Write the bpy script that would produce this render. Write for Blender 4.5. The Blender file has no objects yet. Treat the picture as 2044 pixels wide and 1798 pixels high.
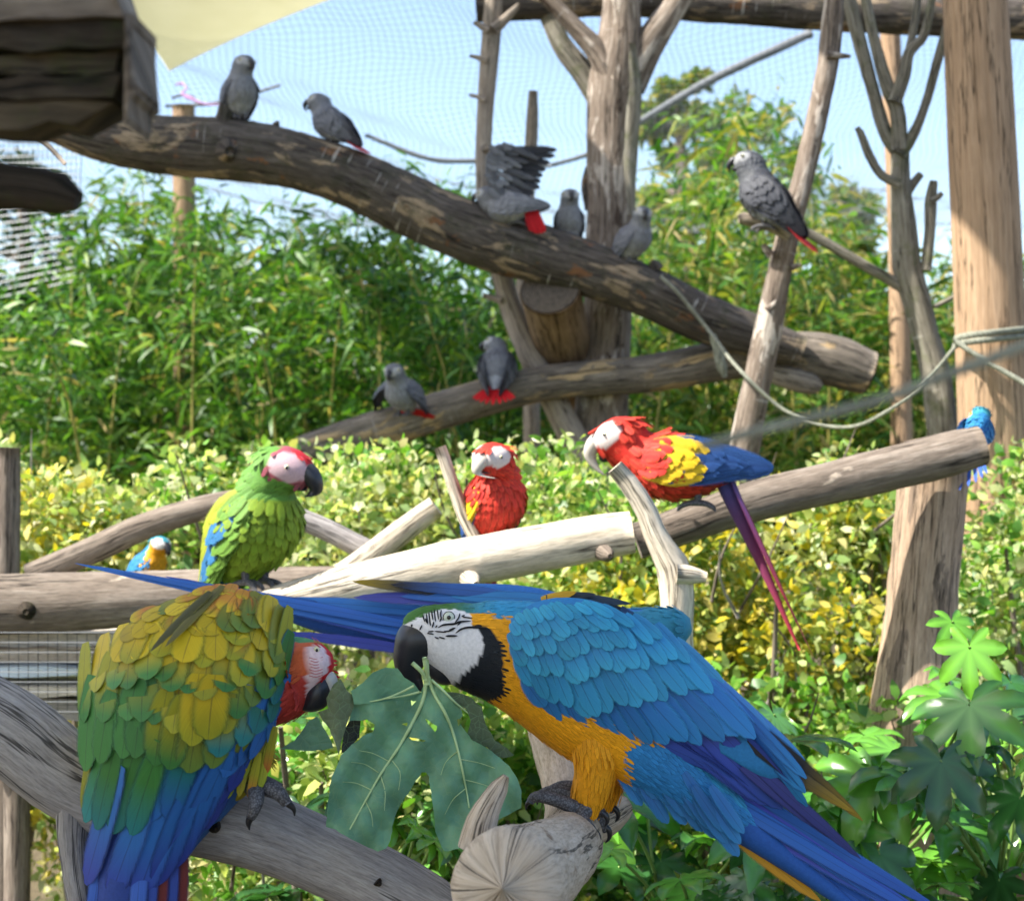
import bpy, math, random
import numpy as np
from mathutils import Vector, Matrix, geometry
R = math.radians
random.seed(4); rng = np.random.default_rng(7)
scene = bpy.context.scene
COL = scene.collection
# ------------------------------------------------------------------ camera, sky, sun, exposure
EYE = 1.7                       # eye height above the ground
HFOV = R(36.0)
cam_d = bpy.data.cameras.new('camera'); cam = bpy.data.objects.new('camera', cam_d); COL.objects.link(cam)
cam.location = (0, 0, EYE); cam.rotation_euler = (R(90), 0, 0)
cam_d.sensor_fit = 'HORIZONTAL'; cam_d.angle = HFOV; cam_d.clip_start = 0.05; cam_d.clip_end = 2000
cam_d.dof.use_dof = True; cam_d.dof.focus_distance = 1.82; cam_d.dof.aperture_fstop = 8.0
scene.camera = cam
SUN_EL, SUN_AZ = R(50), R(-108)   # sun high, from the left and a little behind the camera
sun_dir = Vector((math.sin(SUN_AZ)*math.cos(SUN_EL), math.cos(SUN_AZ)*math.cos(SUN_EL), math.sin(SUN_EL)))
world = bpy.data.worlds.new('World'); scene.world = world; world.use_nodes = True
wn = world.node_tree; wn.nodes.clear()
sky = wn.nodes.new('ShaderNodeTexSky'); sky.sky_type = 'NISHITA'; sky.sun_disc = False
sky.sun_elevation = SUN_EL; sky.sun_rotation = SUN_AZ; sky.air_density = 1.0; sky.dust_density = 1.6; sky.ozone_density = 1.2
bg = wn.nodes.new('ShaderNodeBackground'); bg.inputs['Strength'].default_value = 0.13
wo = wn.nodes.new('ShaderNodeOutputWorld')
wn.links.new(sky.outputs[0], bg.inputs[0]); wn.links.new(bg.outputs[0], wo.inputs[0])
sd = bpy.data.lights.new('sun', 'SUN'); sd.energy = 4.8; sd.angle = R(0.53); sd.color = (1.0, 0.95, 0.86)
so = bpy.data.objects.new('sun', sd); COL.objects.link(so); so.location = (-6, -4, 9)
so.rotation_euler = sun_dir.to_track_quat('Z', 'Y').to_euler()
vs = scene.view_settings; vs.view_transform = 'Standard'; vs.look = 'None'; vs.exposure = 1.38; vs.gamma = 1
vs.use_curve_mapping = False
scene.cycles.use_denoising = True
scene.cycles.max_bounces = 8; scene.cycles.transparent_max_bounces = 24
# ------------------------------------------------------------------ helpers
FPX = 1022/math.tan(HFOV/2)     # focal length in pixels of the 2044 px wide photograph
def P(px, py, d):
    """pixel of the photograph + distance -> point"""
    return np.array(((px-1022)/FPX*d, d, EYE+(899-py)/FPX*d))
def S(px, d): return px/FPX*d
def pts(seq, d=None):
    return np.array([P(*q) if len(q) == 3 else P(q[0], q[1], d) for q in seq])
def nrm(v):
    v = np.asarray(v, float); l = np.linalg.norm(v, axis=-1, keepdims=True); return v/np.maximum(l, 1e-9)
def sstep(a, b, x):
    t = np.clip((x-a)/(b-a), 0, 1); return t*t*(3-2*t)
def cr(K, n):
    """Catmull-Rom through the rows of K, n samples, chord-length spaced"""
    K = np.asarray(K, float)
    if len(K) == 2: return K[0]+(K[1]-K[0])*np.linspace(0, 1, n)[:, None]
    dl = np.linalg.norm(np.diff(K[:, :3], axis=0), axis=1); s = np.concatenate([[0], np.cumsum(np.maximum(dl, 1e-6))])
    u = np.linspace(0, s[-1], n); i = np.clip(np.searchsorted(s, u, 'right')-1, 0, len(K)-2)
    h = (s[i+1]-s[i]); t = ((u-s[i])/h)[:, None]
    m = np.zeros_like(K); m[1:-1] = (K[2:]-K[:-2])/(s[2:]-s[:-2])[:, None]
    m[0] = (K[1]-K[0])/(s[1]-s[0]); m[-1] = (K[-1]-K[-2])/(s[-1]-s[-2])
    h = h[:, None]
    return (2*t**3-3*t**2+1)*K[i]+(t**3-2*t**2+t)*h*m[i]+(-2*t**3+3*t**2)*K[i+1]+(t**3-t**2)*h*m[i+1]
class MB:
    def __init__(s): s.v = []; s.f = []; s.uv = []; s.c = []; s.n = 0
    def add(s, v, f, uv=None, c=None):
        v = np.asarray(v, float).reshape(-1, 3); k = len(v)
        s.v.append(v); s.f += [tuple(i+s.n for i in q) for q in f]
        s.uv.append(np.full((k, 2), (.5, .3)) if uv is None else np.asarray(uv, float))
        c = np.ones(3) if c is None else np.asarray(c, float)
        s.c.append(np.broadcast_to(c, (k, 3)) if c.ndim == 1 else c); s.n += k
    def build(s, name, m, parent=None, smooth=True, kind=None):
        v = np.concatenate(s.v); me = bpy.data.meshes.new(name); me.from_pydata(v.tolist(), [], s.f)
        return finish(name, me, m, np.concatenate(s.uv), np.concatenate(s.c), parent, smooth, kind)
def finish(name, me, m, uv, col, parent, smooth=True, kind=None):
    n = len(me.loops); li = np.zeros(n, np.int32); me.loops.foreach_get('vertex_index', li)
    if uv is not None:
        l = me.uv_layers.new(name='UVMap'); l.data.foreach_set('uv', uv[li].astype(np.float32).ravel())
    if col is not None:
        a = me.color_attributes.new('Col', 'FLOAT_COLOR', 'POINT')
        a.data.foreach_set('color', np.concatenate([col, np.ones((len(col), 1))], 1).astype(np.float32).ravel())
    if smooth: me.polygons.foreach_set('use_smooth', np.ones(len(me.polygons), bool))
    me.materials.append(m); me.update()
    return link(name, me, parent, kind)
def link(name, me, parent=None, kind=None):
    o = bpy.data.objects.new(name, me); COL.objects.link(o)
    if parent is not None: o.parent = parent; o.matrix_parent_inverse = parent.matrix_basis.inverted()
    if kind: o['kind'] = kind
    return o
def thing(name, label, cat, loc=(0, 0, 0), group=None):
    o = bpy.data.objects.new(name, None); COL.objects.link(o); o.location = [float(q) for q in loc]; o.empty_display_size = 0.05
    return tag(o, label, cat, group)
def tag(o, label, cat, group=None):
    o['label'] = label; o['category'] = cat
    if group: o['group'] = group
    return o
def wob(seed, k=5):
    r = np.random.default_rng(seed); a = r.uniform(.4, 1, k); fu = r.integers(1, 5, k); fv = r.uniform(3, 22, k); ph = r.uniform(0, 6.28, (2, k))
    return lambda th, v: sum(a[i]*np.sin(fu[i]*th+ph[0, i]+1.3*np.sin(fv[i]*v+ph[1, i])) for i in range(k))/k
def tube(K, n=18, step=.03, noise=.06, seed=0, caps=True, ref=(0, 1, 0), vs=1.0):
    """K rows: x y z radius -> verts, faces, uv (metres)"""
    K = np.asarray(K, float); L = np.linalg.norm(np.diff(K[:, :3], axis=0), axis=1).sum()
    m = max(4, int(L/step)+1); C = cr(K, m); p = C[:, :3]; r = np.maximum(C[:, 3], 1e-4)
    T = nrm(np.gradient(p, axis=0)); ref = np.asarray(ref, float)
    A = nrm(ref-(T@ref)[:, None]*T); B = np.cross(T, A)
    s = np.concatenate([[0], np.cumsum(np.linalg.norm(np.diff(p, axis=0), axis=1))])
    th = np.linspace(0, 2*math.pi, n+1); TH, SS = np.meshgrid(th, s)
    w = wob(seed)(TH, SS*vs*2); w2 = wob(seed+77)(TH*3, SS*vs*9)
    jr = np.random.default_rng(seed+5).normal(size=w.shape); jr = (jr+np.roll(jr, 1, 0)+np.roll(jr, -1, 0))/2.2
    rr = r[:, None]*(1+noise*w+noise*.45*w2+min(noise, .06)*.28*jr)
    V = p[:, None]+rr[..., None]*(np.cos(TH)[..., None]*A[:, None]+np.sin(TH)[..., None]*B[:, None])
    V[:, -1] = V[:, 0]
    uv = np.stack([TH*r.mean(), SS], -1); N = n+1
    f = [(i*N+j, i*N+j+1, (i+1)*N+j+1, (i+1)*N+j) for i in range(m-1) for j in range(n)]
    V = V.reshape(-1, 3); uv = uv.reshape(-1, 2)
    if caps:
        for i, e in ((0, 0), (m-1, 1)):
            c = len(V); V = np.vstack([V, p[i][None]]); uv = np.vstack([uv, [[.1, s[i]]]])
            f += [((i*N+j, c, i*N+j+1) if e else (i*N+j+1, c, i*N+j)) for j in range(n)]
    return V, f, uv
def rk(seq, d=None):
    """(px,py,r_px[,d]) rows -> tube keys in metres"""
    o = []
    for q in seq:
        dd = q[3] if len(q) > 3 else d
        o.append(np.append(P(q[0], q[1], dd), S(q[2], dd)))
    return np.array(o)
def limb(name, seq, d, m, parent=None, seed=0, noise=.06, n=18, step=.03, ref=(0, 1, 0), caps=True):
    mb = MB(); v, f, uv = tube(rk(seq, d), n, step, noise, seed, caps, ref); mb.add(v, f, uv)
    return mb.build(name, m, parent)
def ball(c, r, n=10, squash=(1, 1, 1)):
    v = []; f = []
    for i in range(n+1):
        a = math.pi*i/n
        for j in range(2*n):
            b = math.pi*j/n; v.append((math.sin(a)*math.cos(b), math.sin(a)*math.sin(b), math.cos(a)))
    for i in range(n):
        for j in range(2*n):
            k = (j+1) % (2*n); f.append((i*2*n+j, (i+1)*2*n+j, (i+1)*2*n+k, i*2*n+k))
    return np.array(v)*np.array(squash)*r+np.array(c), f
# ------------------------------------------------------------------ materials
class NT:
    def __init__(s, name, rough=.7, spec=.3):
        s.m = bpy.data.materials.new(name); s.m.use_nodes = True; s.t = s.m.node_tree
        s.b = s.t.nodes['Principled BSDF']; s.out = s.t.nodes['Material Output']
        s.b.inputs['Roughness'].default_value = rough; s.b.inputs['Specular IOR Level'].default_value = spec
    def n(s, typ, **kw):
        o = s.t.nodes.new('ShaderNode'+typ)
        for k, v in kw.items():
            if k in o.inputs: o.inputs[k].default_value = v
            else: setattr(o, k, v)
        return o
    def l(s, a, b): s.t.links.new(a, b)
    def ramp(s, src, stops, interp='LINEAR'):
        r = s.n('ValToRGB'); r.color_ramp.interpolation = interp; e = r.color_ramp.elements
        while len(e) < len(stops): e.new(.5)
        for q, (p, c) in zip(e, stops):
            q.position = p; q.color = (*c, 1) if hasattr(c, '__len__') else (c, c, c, 1)
        s.l(src, r.inputs[0]); return r.outputs[0]
    def noise(s, vec, scale, sc=(1, 1, 1), detail=5, rough=.6, dist=0, loc=(0, 0, 0)):
        mp = s.n('Mapping'); mp.inputs['Scale'].default_value = sc; mp.inputs['Location'].default_value = loc; s.l(vec, mp.inputs[0])
        t = s.n('TexNoise', Scale=scale, Detail=detail, Roughness=rough, Distortion=dist); s.l(mp.outputs[0], t.inputs['Vector']); return t.outputs[0]
    def mix(s, fac, a, b, mode='MIX'):
        m = s.n('Mix', data_type='RGBA', blend_type=mode)
        for k, v in ((0, fac), (6, a), (7, b)):
            if hasattr(v, 'links'): s.l(v, m.inputs[k])
            elif k == 0: m.inputs[0].default_value = v
            else: m.inputs[k].default_value = (*v, 1)
        return m.outputs[2]
    def bump(s, h, strength, dist, prev=None):
        b = s.n('Bump', Strength=strength, Distance=dist); s.l(h, b.inputs['Height'])
        if prev is not None: s.l(prev, b.inputs['Normal'])
        return b.outputs[0]
def wood(name, dark, mid, light, patch=None, pamt=.55, drop=0., moss=None, grain=(95, 7, 1), bump=.5, crack=True, rough=.85, obj=False, patch2=None):
    t = NT(name, rough, .2); tc = t.n('TexCoord'); ob = tc.outputs['Object']; uv = ob if obj else tc.outputs['UV']
    g = t.noise(uv, 1, grain, 9, .7, .12)
    col = t.ramp(g, [(.28, dark), (.5, mid), (.74, light)])
    big = t.noise(ob, 7, detail=4)
    col = t.mix(t.ramp(big, [(.38, .0), (.62, .55)]), col, t.mix(.5, dark, mid))
    h = g
    if patch is not None:
        pn = t.noise(uv, 1, (16, 5, 1), 7, .62, .5, (3, 1, 0)); pm = t.ramp(pn, [(pamt, 0.), (pamt+.035, 1.)])
        pc = t.ramp(t.noise(uv, 1, (80, 9, 1), 5), [(.3, [q*.62 for q in patch]), (.7, patch)])
        col = t.mix(pm, col, pc); b0 = t.bump(pm, .35, .006)
    else: b0 = None
    if patch2 is not None:
        p2 = t.ramp(t.noise(uv, 1, (13, 8, 1), 8, .7, .3, (11, 4, 0)), [(.60, 0.), (.64, .9)]); col = t.mix(p2, col, patch2)
    if moss is not None:
        mm = t.ramp(t.noise(ob, 16, detail=8, rough=.7), [(.52, 0.), (.66, .8)]); col = t.mix(mm, col, moss)
    if crack:
        ck = t.ramp(t.noise(uv, 1, (26, 1.1, 1), 5, .6, .15, (7, 2, 0)), [(.482, 1.), (.494, .2), (.5, .2), (.512, 1.)])
        col = t.mix(1., col, ck, 'MULTIPLY')
    if drop:
        dn = t.noise(uv, 1, (7, 75, 1), 4, .5, .2, (1, 9, 0)); dg = t.noise(ob, 5, detail=2, loc=(4, 1, 2))
        dm = t.n('Math', operation='MULTIPLY'); t.l(t.ramp(dn, [(.645, 0.), (.685, 1.)]), dm.inputs[0]); t.l(t.ramp(dg, [(.45, 0.), (.6, drop)]), dm.inputs[1])
        col = t.mix(dm.outputs[0], col, (.62, .61, .58))
    fine = t.noise(uv, 1, (grain[0]*3, grain[1]*(5 if not obj else 3), 1 if not obj else grain[2]*3), 6, .7)
    col = t.mix(1., col, t.ramp(fine, [(.32, .62), (.55, 1.05)]), 'MULTIPLY')
    t.l(col, t.b.inputs['Base Color'])
    b1 = t.bump(h, bump, .008, b0); b2 = t.bump(fine, .25, .002, b1); t.l(b2, t.b.inputs['Normal'])
    return t.m
def plain(name, c, rough=.6, spec=.3, var=.25, sc=30, bump=.1):
    t = NT(name, rough, spec); tc = t.n('TexCoord'); n = t.noise(tc.outputs['Object'], sc, detail=5)
    t.l(t.ramp(n, [(.3, [q*(1-var) for q in c]), (.7, [min(1, q*(1+var)) for q in c])]), t.b.inputs['Base Color'])
    if bump: t.l(t.bump(n, bump, .003), t.b.inputs['Normal'])
    return t.m
def leafmat(name, rough=.42, trans=.42, spec=.45, tint=(1.25, 1.35, .55)):
    t = NT(name, rough, spec); a = t.n('VertexColor', layer_name='Col'); t.l(a.outputs[0], t.b.inputs['Base Color'])
    tr = t.n('BsdfTranslucent'); t.l(t.mix(1., a.outputs[0], tint, 'MULTIPLY'), tr.inputs[0])
    mx = t.n('MixShader'); mx.inputs[0].default_value = trans
    t.l(t.b.outputs[0], mx.inputs[1]); t.l(tr.outputs[0], mx.inputs[2]); t.l(mx.outputs[0], t.out.inputs[0]); return t.m
def soft_edge(t, lo=.34, fr=46):
    """frayed vane edge: the barbs thin out towards the outline of the feather"""
    tc = t.n('TexCoord'); sp = t.n('SeparateXYZ'); t.l(tc.outputs['UV'], sp.inputs[0]); sb = t.n('Math', operation='SUBTRACT'); sb.inputs[1].default_value = .5; ax = t.n('Math', operation='ABSOLUTE'); t.l(sp.outputs[0], sb.inputs[0]); t.l(sb.outputs[0], ax.inputs[0])
    m1 = t.n('Math', operation='MULTIPLY_ADD'); m1.inputs[1].default_value = -1.0; t.l(ax.outputs[0], m1.inputs[0]); t.l(sp.outputs[1], m1.inputs[2]); cb = t.n('CombineXYZ'); t.l(m1.outputs[0], cb.inputs[0]); t.l(sp.outputs[0], cb.inputs[1])
    n = t.noise(cb.outputs[0], fr, (1, .06, 1), 2, .5); m2 = t.n('Math', operation='MULTIPLY_ADD'); m2.inputs[1].default_value = .22; t.l(n, m2.inputs[0]); t.l(ax.outputs[0], m2.inputs[2])
    al = t.ramp(m2.outputs[0], [(lo+.11, 1.), (.60, 0.)]); tr = t.n('BsdfTransparent'); mx = t.n('MixShader'); t.l(al, mx.inputs[0]); t.l(tr.outputs[0], mx.inputs[1]); t.l(t.b.outputs[0], mx.inputs[2]); t.l(mx.outputs[0], t.out.inputs[0])
def plummat(name, sc=260, bump=.35, rough=.62):
    t = NT(name, rough, .22); a = t.n('VertexColor', layer_name='Col'); tc = t.n('TexCoord')
    n = t.noise(tc.outputs['Object'], sc, detail=4); c = t.mix(1., a.outputs[0], t.ramp(n, [(.25, .84), (.75, 1.12)]), 'MULTIPLY')
    t.l(c, t.b.inputs['Base Color']); t.l(t.bump(n, bump, .0015), t.b.inputs['Normal'])
    soft_edge(t, .28, 30)
    return t.m
def feathermat(name):
    """object colour at the root, object property 'tip' at the end, 'edge' round the vane; dark shaft, fine barbs"""
    t = NT(name, .5, .3); tc = t.n('TexCoord'); sp = t.n('SeparateXYZ'); t.l(tc.outputs['UV'], sp.inputs[0])
    oi = t.n('ObjectInfo'); tip = t.n('Attribute', attribute_type='OBJECT', attribute_name='tip'); ed = t.n('Attribute', attribute_type='OBJECT', attribute_name='edge')
    c = t.mix(t.ramp(sp.outputs[1], [(.45, 0.), (.9, 1.)]), oi.outputs['Color'], tip.outputs['Color'])
    ax = t.n('Math', operation='ABSOLUTE'); sb = t.n('Math', operation='SUBTRACT'); sb.inputs[1].default_value = .5; t.l(sp.outputs[0], sb.inputs[0]); t.l(sb.outputs[0], ax.inputs[0])
    c = t.mix(t.ramp(ax.outputs[0], [(.30, 0.), (.5, .75)]), c, ed.outputs['Color'])
    c = t.mix(t.ramp(ax.outputs[0], [(.008, .42), (.026, 0.)]), c, (.015, .015, .02))
    rn = t.n('Math', operation='ADD'); t.l(sp.outputs[1], rn.inputs[0]); mu = t.n('Math', operation='MULTIPLY'); mu.inputs[1].default_value = -1.1; t.l(ax.outputs[0], mu.inputs[0]); t.l(mu.outputs[0], rn.inputs[1])
    cb = t.n('CombineXYZ'); t.l(rn.outputs[0], cb.inputs[0]); t.l(oi.outputs['Random'], cb.inputs[2])
    br = t.noise(cb.outputs[0], 75, (1, .02, 3), 4, .7); c = t.mix(1., c, t.ramp(br, [(.25, .66), (.75, 1.22)]), 'MULTIPLY')
    hs = t.n('HueSaturation'); rr = t.n('MapRange'); rr.inputs[3].default_value = .85; rr.inputs[4].default_value = 1.15
    t.l(oi.outputs['Random'], rr.inputs[0]); t.l(rr.outputs[0], hs.inputs['Value']); t.l(c, hs.inputs['Color']); t.l(hs.outputs[0], t.b.inputs['Base Color'])
    t.l(t.bump(br, .3, .0008), t.b.inputs['Normal']); soft_edge(t, .36, 55)
    return t.m
M_LOG = wood('bark_log', (.028, .023, .02), (.09, .076, .066), (.21, .187, .165), (.36, .275, .19), .555, .6, (.05, .05, .03), patch2=(.20, .095, .045))
M_TRUNK = wood('bare_trunk', (.05, .035, .027), (.21, .165, .13), (.48, .42, .36), (.56, .49, .42), .55, .3, patch2=(.055, .036, .026))
M_POLE = wood('bare_pole', (.13, .10, .08), (.32, .27, .22), (.50, .44, .36), None, bump=.35)
M_TWIG = wood('green_grey_bark', (.10, .09, .07), (.24, .22, .175), (.42, .40, .34), (.46, .42, .34), .66, .3, (.13, .14, .07), bump=.35)
M_POST = wood('sawn_post', (.24, .15, .085), (.38, .255, .16), (.50, .36, .24), None, grain=(70, 1.6, 1), bump=.2)
M_DRIFT = wood('driftwood', (.17, .155, .15), (.38, .35, .335), (.56, .53, .51), None, bump=.55, grain=(130, 9, 1))
M_DRIFT2 = wood('pale_driftwood', (.32, .25, .18), (.52, .425, .33), (.68, .59, .49), (.34, .24, .165), .60, bump=.5, grain=(110, 9, 1))
M_BLEACH = wood('bleached_log', (.36, .30, .22), (.62, .54, .43), (.80, .73, .62), None, bump=.4)
M_BROWN = wood('brown_log', (.085, .066, .052), (.21, .17, .137), (.37, .32, .27), (.42, .35, .28), .62)
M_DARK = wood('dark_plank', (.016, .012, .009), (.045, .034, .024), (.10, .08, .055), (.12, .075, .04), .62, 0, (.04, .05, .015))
M_LEAF = leafmat('leaf'); M_GLOSS = leafmat('glossy_leaf', .22, .28, .65)
def bigleafmat():
    t = NT('broad_leaf_blade', .45, .4); a = t.n('VertexColor', layer_name='Col'); tc = t.n('TexCoord'); ob = tc.outputs['Object']
    v = t.n('TexVoronoi', feature='DISTANCE_TO_EDGE', Scale=95.); t.l(ob, v.inputs['Vector']); v2 = t.n('TexVoronoi', feature='DISTANCE_TO_EDGE', Scale=330.); t.l(ob, v2.inputs['Vector'])
    c = t.mix(t.ramp(v.outputs['Distance'], [(0., .42), (.035, 0.)]), a.outputs[0], (.20, .33, .17)); c = t.mix(t.ramp(v2.outputs['Distance'], [(0., .22), (.06, 0.)]), c, (.17, .30, .16)); c = t.mix(1., c, t.ramp(t.noise(ob, 14, detail=4), [(.3, .93), (.7, 1.06)]), 'MULTIPLY')
    t.l(c, t.b.inputs['Base Color']); t.l(t.bump(v.outputs['Distance'], .5, .002), t.b.inputs['Normal']); tr = t.n('BsdfTranslucent'); t.l(t.mix(1., c, (1.2, 1.4, .6), 'MULTIPLY'), tr.inputs[0]); mx = t.n('MixShader'); mx.inputs[0].default_value = .15
    t.l(t.b.outputs[0], mx.inputs[1]); t.l(tr.outputs[0], mx.inputs[2]); t.l(mx.outputs[0], t.out.inputs[0]); return t.m
M_BIGLEAF = bigleafmat()
M_PLUM = plummat('plumage'); M_FEATHER = feathermat('flight_feather')
M_PLUMG = plummat('grey_plumage', 420, .25)
def beakmat(name, c1, c2):
    t = NT(name, .38, .45); tc = t.n('TexCoord'); n = t.noise(tc.outputs['Object'], 45, (1, 1, 2.5), 8, .7)
    t.l(t.ramp(n, [(.35, c1), (.62, c1), (.8, c2)]), t.b.inputs['Base Color']); t.l(t.bump(n, .15, .001), t.b.inputs['Normal']); return t.m
M_BEAK = beakmat('dark_beak', (.018, .019, .024), (.085, .085, .10)); M_HORN = beakmat('pale_beak', (.45, .42, .37), (.6, .57, .5))
M_SKIN = None
def skinmat():
    t = NT('scaly_foot', .6, .35); tc = t.n('TexCoord'); v = t.n('TexVoronoi', Scale=420.); t.l(tc.outputs['Object'], v.inputs['Vector'])
    t.l(t.ramp(v.outputs['Distance'], [(.1, (.17, .165, .175)), (.7, (.05, .048, .052))]), t.b.inputs['Base Color']); t.l(t.bump(v.outputs['Distance'], -.5, .001), t.b.inputs['Normal']); return t.m
M_SKIN = skinmat()
M_CLAW = plain('claw', (.02, .02, .023), .3, .5, .2, 40, 0)
M_EYEW = plain('pale_iris', (.55, .60, .50), .15, .6, .15, 900, 0); M_EYEB = plain('pupil', (.006, .006, .007), .08, .7, .1, 30, 0)
M_ROPE = plain('weathered_rope', (.22, .225, .18), .9, .1, .3, 60, .4)
M_NET = plain('netting', (.16, .17, .18), .7, .2, .1, 20, 0)
M_EYEY = plain('yellow_iris', (.62, .58, .36), .15, .6, .15, 900, 0)
# ------------------------------------------------------------------ ground
def ground():
    t = NT('soil_and_grass', .95, .1); tc = t.n('TexCoord'); ob = tc.outputs['Object']
    c = t.ramp(t.noise(ob, 2.2, detail=8, rough=.7), [(.35, (.075, .058, .038)), (.52, (.13, .105, .065)), (.66, (.075, .10, .03))])
    t.l(c, t.b.inputs['Base Color']); t.l(t.bump(t.noise(ob, 30, detail=8), .6, .03), t.b.inputs['Normal'])
    mb = MB(); n = 60; xs = np.concatenate([-np.geomspace(300, 1, 20), np.linspace(-.9, .9, 7), np.geomspace(1, 300, 20)])
    X, Y = np.meshgrid(xs*1.0, xs+6.); Z = .03*np.sin(X*1.7)*np.cos(Y*1.3)*np.exp(-(X**2+(Y-6)**2)/400)
    k = len(xs); V = np.stack([X, Y, Z], -1).reshape(-1, 3)
    mb.add(V, [(i*k+j, i*k+j+1, (i+1)*k+j+1, (i+1)*k+j) for i in range(k-1) for j in range(k-1)], V[:, :2])
    mb.build('ground', t.m, kind='structure')
ground()
# ------------------------------------------------------------------ foliage
def leaf_mesh(name, p, d, l, w, droop, col, m, parent=None, kind='stuff', up=None):
    """many lanceolate leaves as one mesh: p roots, d directions, l lengths, w widths"""
    n = len(p); d = nrm(d)
    up = nrm(rng.normal(size=(n, 3))+np.array([0, 0, .8])) if up is None else up
    s = nrm(np.cross(d, up)); nn = np.cross(s, d)
    tt = np.array([0, .28, .28, .66, .66, 1.]); ww = np.array([0, -.5, .5, -.42, .42, 0]); cup = np.array([0, .18, .18, .14, .14, 0])
    V = p[:, None]+d[:, None]*(l[:, None]*tt)[..., None]+s[:, None]*(w[:, None]*ww)[..., None]+nn[:, None]*(w[:, None]*cup)[..., None]
    V[..., 2] -= (droop*l)[:, None]*tt**2
    V = V.reshape(-1, 3); b = (np.arange(n)*6)[:, None]
    tri = np.concatenate([b+np.array([0, 2, 1]), b+np.array([1, 2, 4]), b+np.array([1, 4, 3]), b+np.array([3, 4, 5])])
    me = bpy.data.meshes.new(name); me.vertices.add(len(V)); me.vertices.foreach_set('co', V.astype(np.float32).ravel())
    me.loops.add(len(tri)*3); me.loops.foreach_set('vertex_index', tri.astype(np.int32).ravel())
    me.polygons.add(len(tri)); me.polygons.foreach_set('loop_start', (np.arange(len(tri))*3).astype(np.int32)); me.polygons.foreach_set('loop_total', np.full(len(tri), 3, np.int32))
    me.update(calc_edges=True)
    c = np.repeat(col, 6, axis=0)
    return finish(name, me, m, None, c, parent, False, kind)
def pick(cols, n, var=.25):
    cols = np.array(cols); c = cols[rng.integers(0, len(cols), n)]; return c*rng.uniform(1-var, 1+var, (n, 1))
GRN = [(.05, .15, .02), (.085, .21, .025), (.12, .26, .035), (.03, .09, .018), (.18, .28, .035)]
YEL = [(.10, .20, .03), (.18, .26, .04), (.26, .28, .05), (.08, .15, .03), (.34, .29, .07)]
top_x = [-400, -100, 0, 100, 150, 185, 240, 300, 420, 520, 620, 700, 800, 850, 900, 1000, 1120, 1200, 1300, 1400, 1430, 1500, 1580, 1640, 1720, 1800, 1870, 1950, 2100, 2500]
top_y = [500, 500, 480, 450, 400, 330, 290, 285, 305, 330, 350, 350, 370, 300, 400, 480, 500, 470, 350, 250, 170, 160, 190, 320, 430, 420, 440, 470, 430, 430]
def culm(x, y, ztip, lean, rad):
    z = np.array([0, ztip*.5, ztip*.85, ztip]); k = np.array([0, .12, .5, 1.])
    return np.stack([x+lean[0]*k, y+lean[1]*k, z-.06*k, rad*np.array([1, .8, .45, .15])], 1)
M_CULM = plain('bamboo_culm', (.30, .27, .07), .45, .4, .3, 8, 0)
def bamboo(px0, px1, n, d0, d1, cols, label, dens=1.0):
    xm = (px0+px1)/2; root = thing('bamboo_clump', label, 'bamboo', (*P(xm, 899, (d0+d1)/2)[:2], 0), 'bamboo clumps behind the perching logs')
    p = []; dd = []; ln = []
    for i in range(n):
        px = px0+(px1-px0)*(i+.5)/n+rng.uniform(-25, 25); d = rng.uniform(d0, d1)
        ty = np.interp(px, top_x, top_y)+abs(rng.normal(0, 1))*70+rng.uniform(-10, 30); front = (d1-d)/(d1-d0+1e-6)
        ty += front*rng.uniform(0, 260)
        q = P(px, ty, d); ln_ = np.array([rng.normal(0, .16), rng.normal(-.05, .12)])
        K = culm(q[0]-ln_[0], d, q[2], ln_, rng.uniform(.006, .011))
        if i % 2 == 0:
            mb = MB(); v, f, uv = tube(K, 6, .25, 0, i, False); mb.add(v, f, uv); mb.build('culm', M_CULM, root)
        C = cr(K[:, :3], 60); z0 = 1.42; C = C[C[:, 2] > z0]
        m = max(5, int(len(C)*.62*dens)); idx = rng.integers(0, len(C), m)
        for j in idx:
            a0 = rng.uniform(0, 6.28)
            for b in range(2):
                a = a0+b*rng.uniform(2, 4); up = rng.uniform(.1, 1.1); u = nrm(np.array([math.cos(a), math.sin(a), up])); L = rng.uniform(.10, .32)
                k = rng.integers(5, 9); t = np.linspace(.25, 1, k)
                pp = C[j]+u*L*t[:, None]; pp[:, 2] -= .12*t**2*L
                p.append(pp); sd = rng.normal(size=(k, 3))*.55; dd.append(u*.8+sd+np.array([0, 0, -.25])); ln.append(rng.uniform(.04, .12, k))
    p = np.concatenate(p); dd = np.concatenate(dd); ln = np.concatenate(ln); N = len(p)
    c = pick(cols, N); dry = rng.random(N) < .045; c[dry] = pick([(.42, .33, .14), (.35, .30, .12)], dry.sum())
    leaf_mesh('foliage', p, dd, ln, ln*rng.uniform(.13, .19, N), rng.uniform(.05, .5, N), c, M_LEAF, root)
G2 = GRN+[(.14, .25, .04), (.06, .16, .03)]
bamboo(-220, 90, 16, 5.6, 7.2, G2, 'low dense green bamboo behind the wire fence under the plank shelter', 1.2)
bamboo(90, 330, 20, 5.8, 7.2, G2, 'bright green bamboo rising to the left end of the long log', 1.15)
bamboo(330, 560, 20, 5.8, 7.2, G2, 'green bamboo in front of the pole with pink ribbon', 1.15)
bamboo(560, 790, 20, 5.7, 7.2, GRN, 'dark green bamboo below the second grey parrot along the long log', 1.25)
bamboo(790, 1010, 18, 5.7, 7.2, GRN, 'dark green bamboo behind the two lowest grey parrots', 1.25)
bamboo(1010, 1260, 18, 5.9, 7.3, GRN, 'shaded bamboo behind the bare forked trunk', 1.1)
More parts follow.
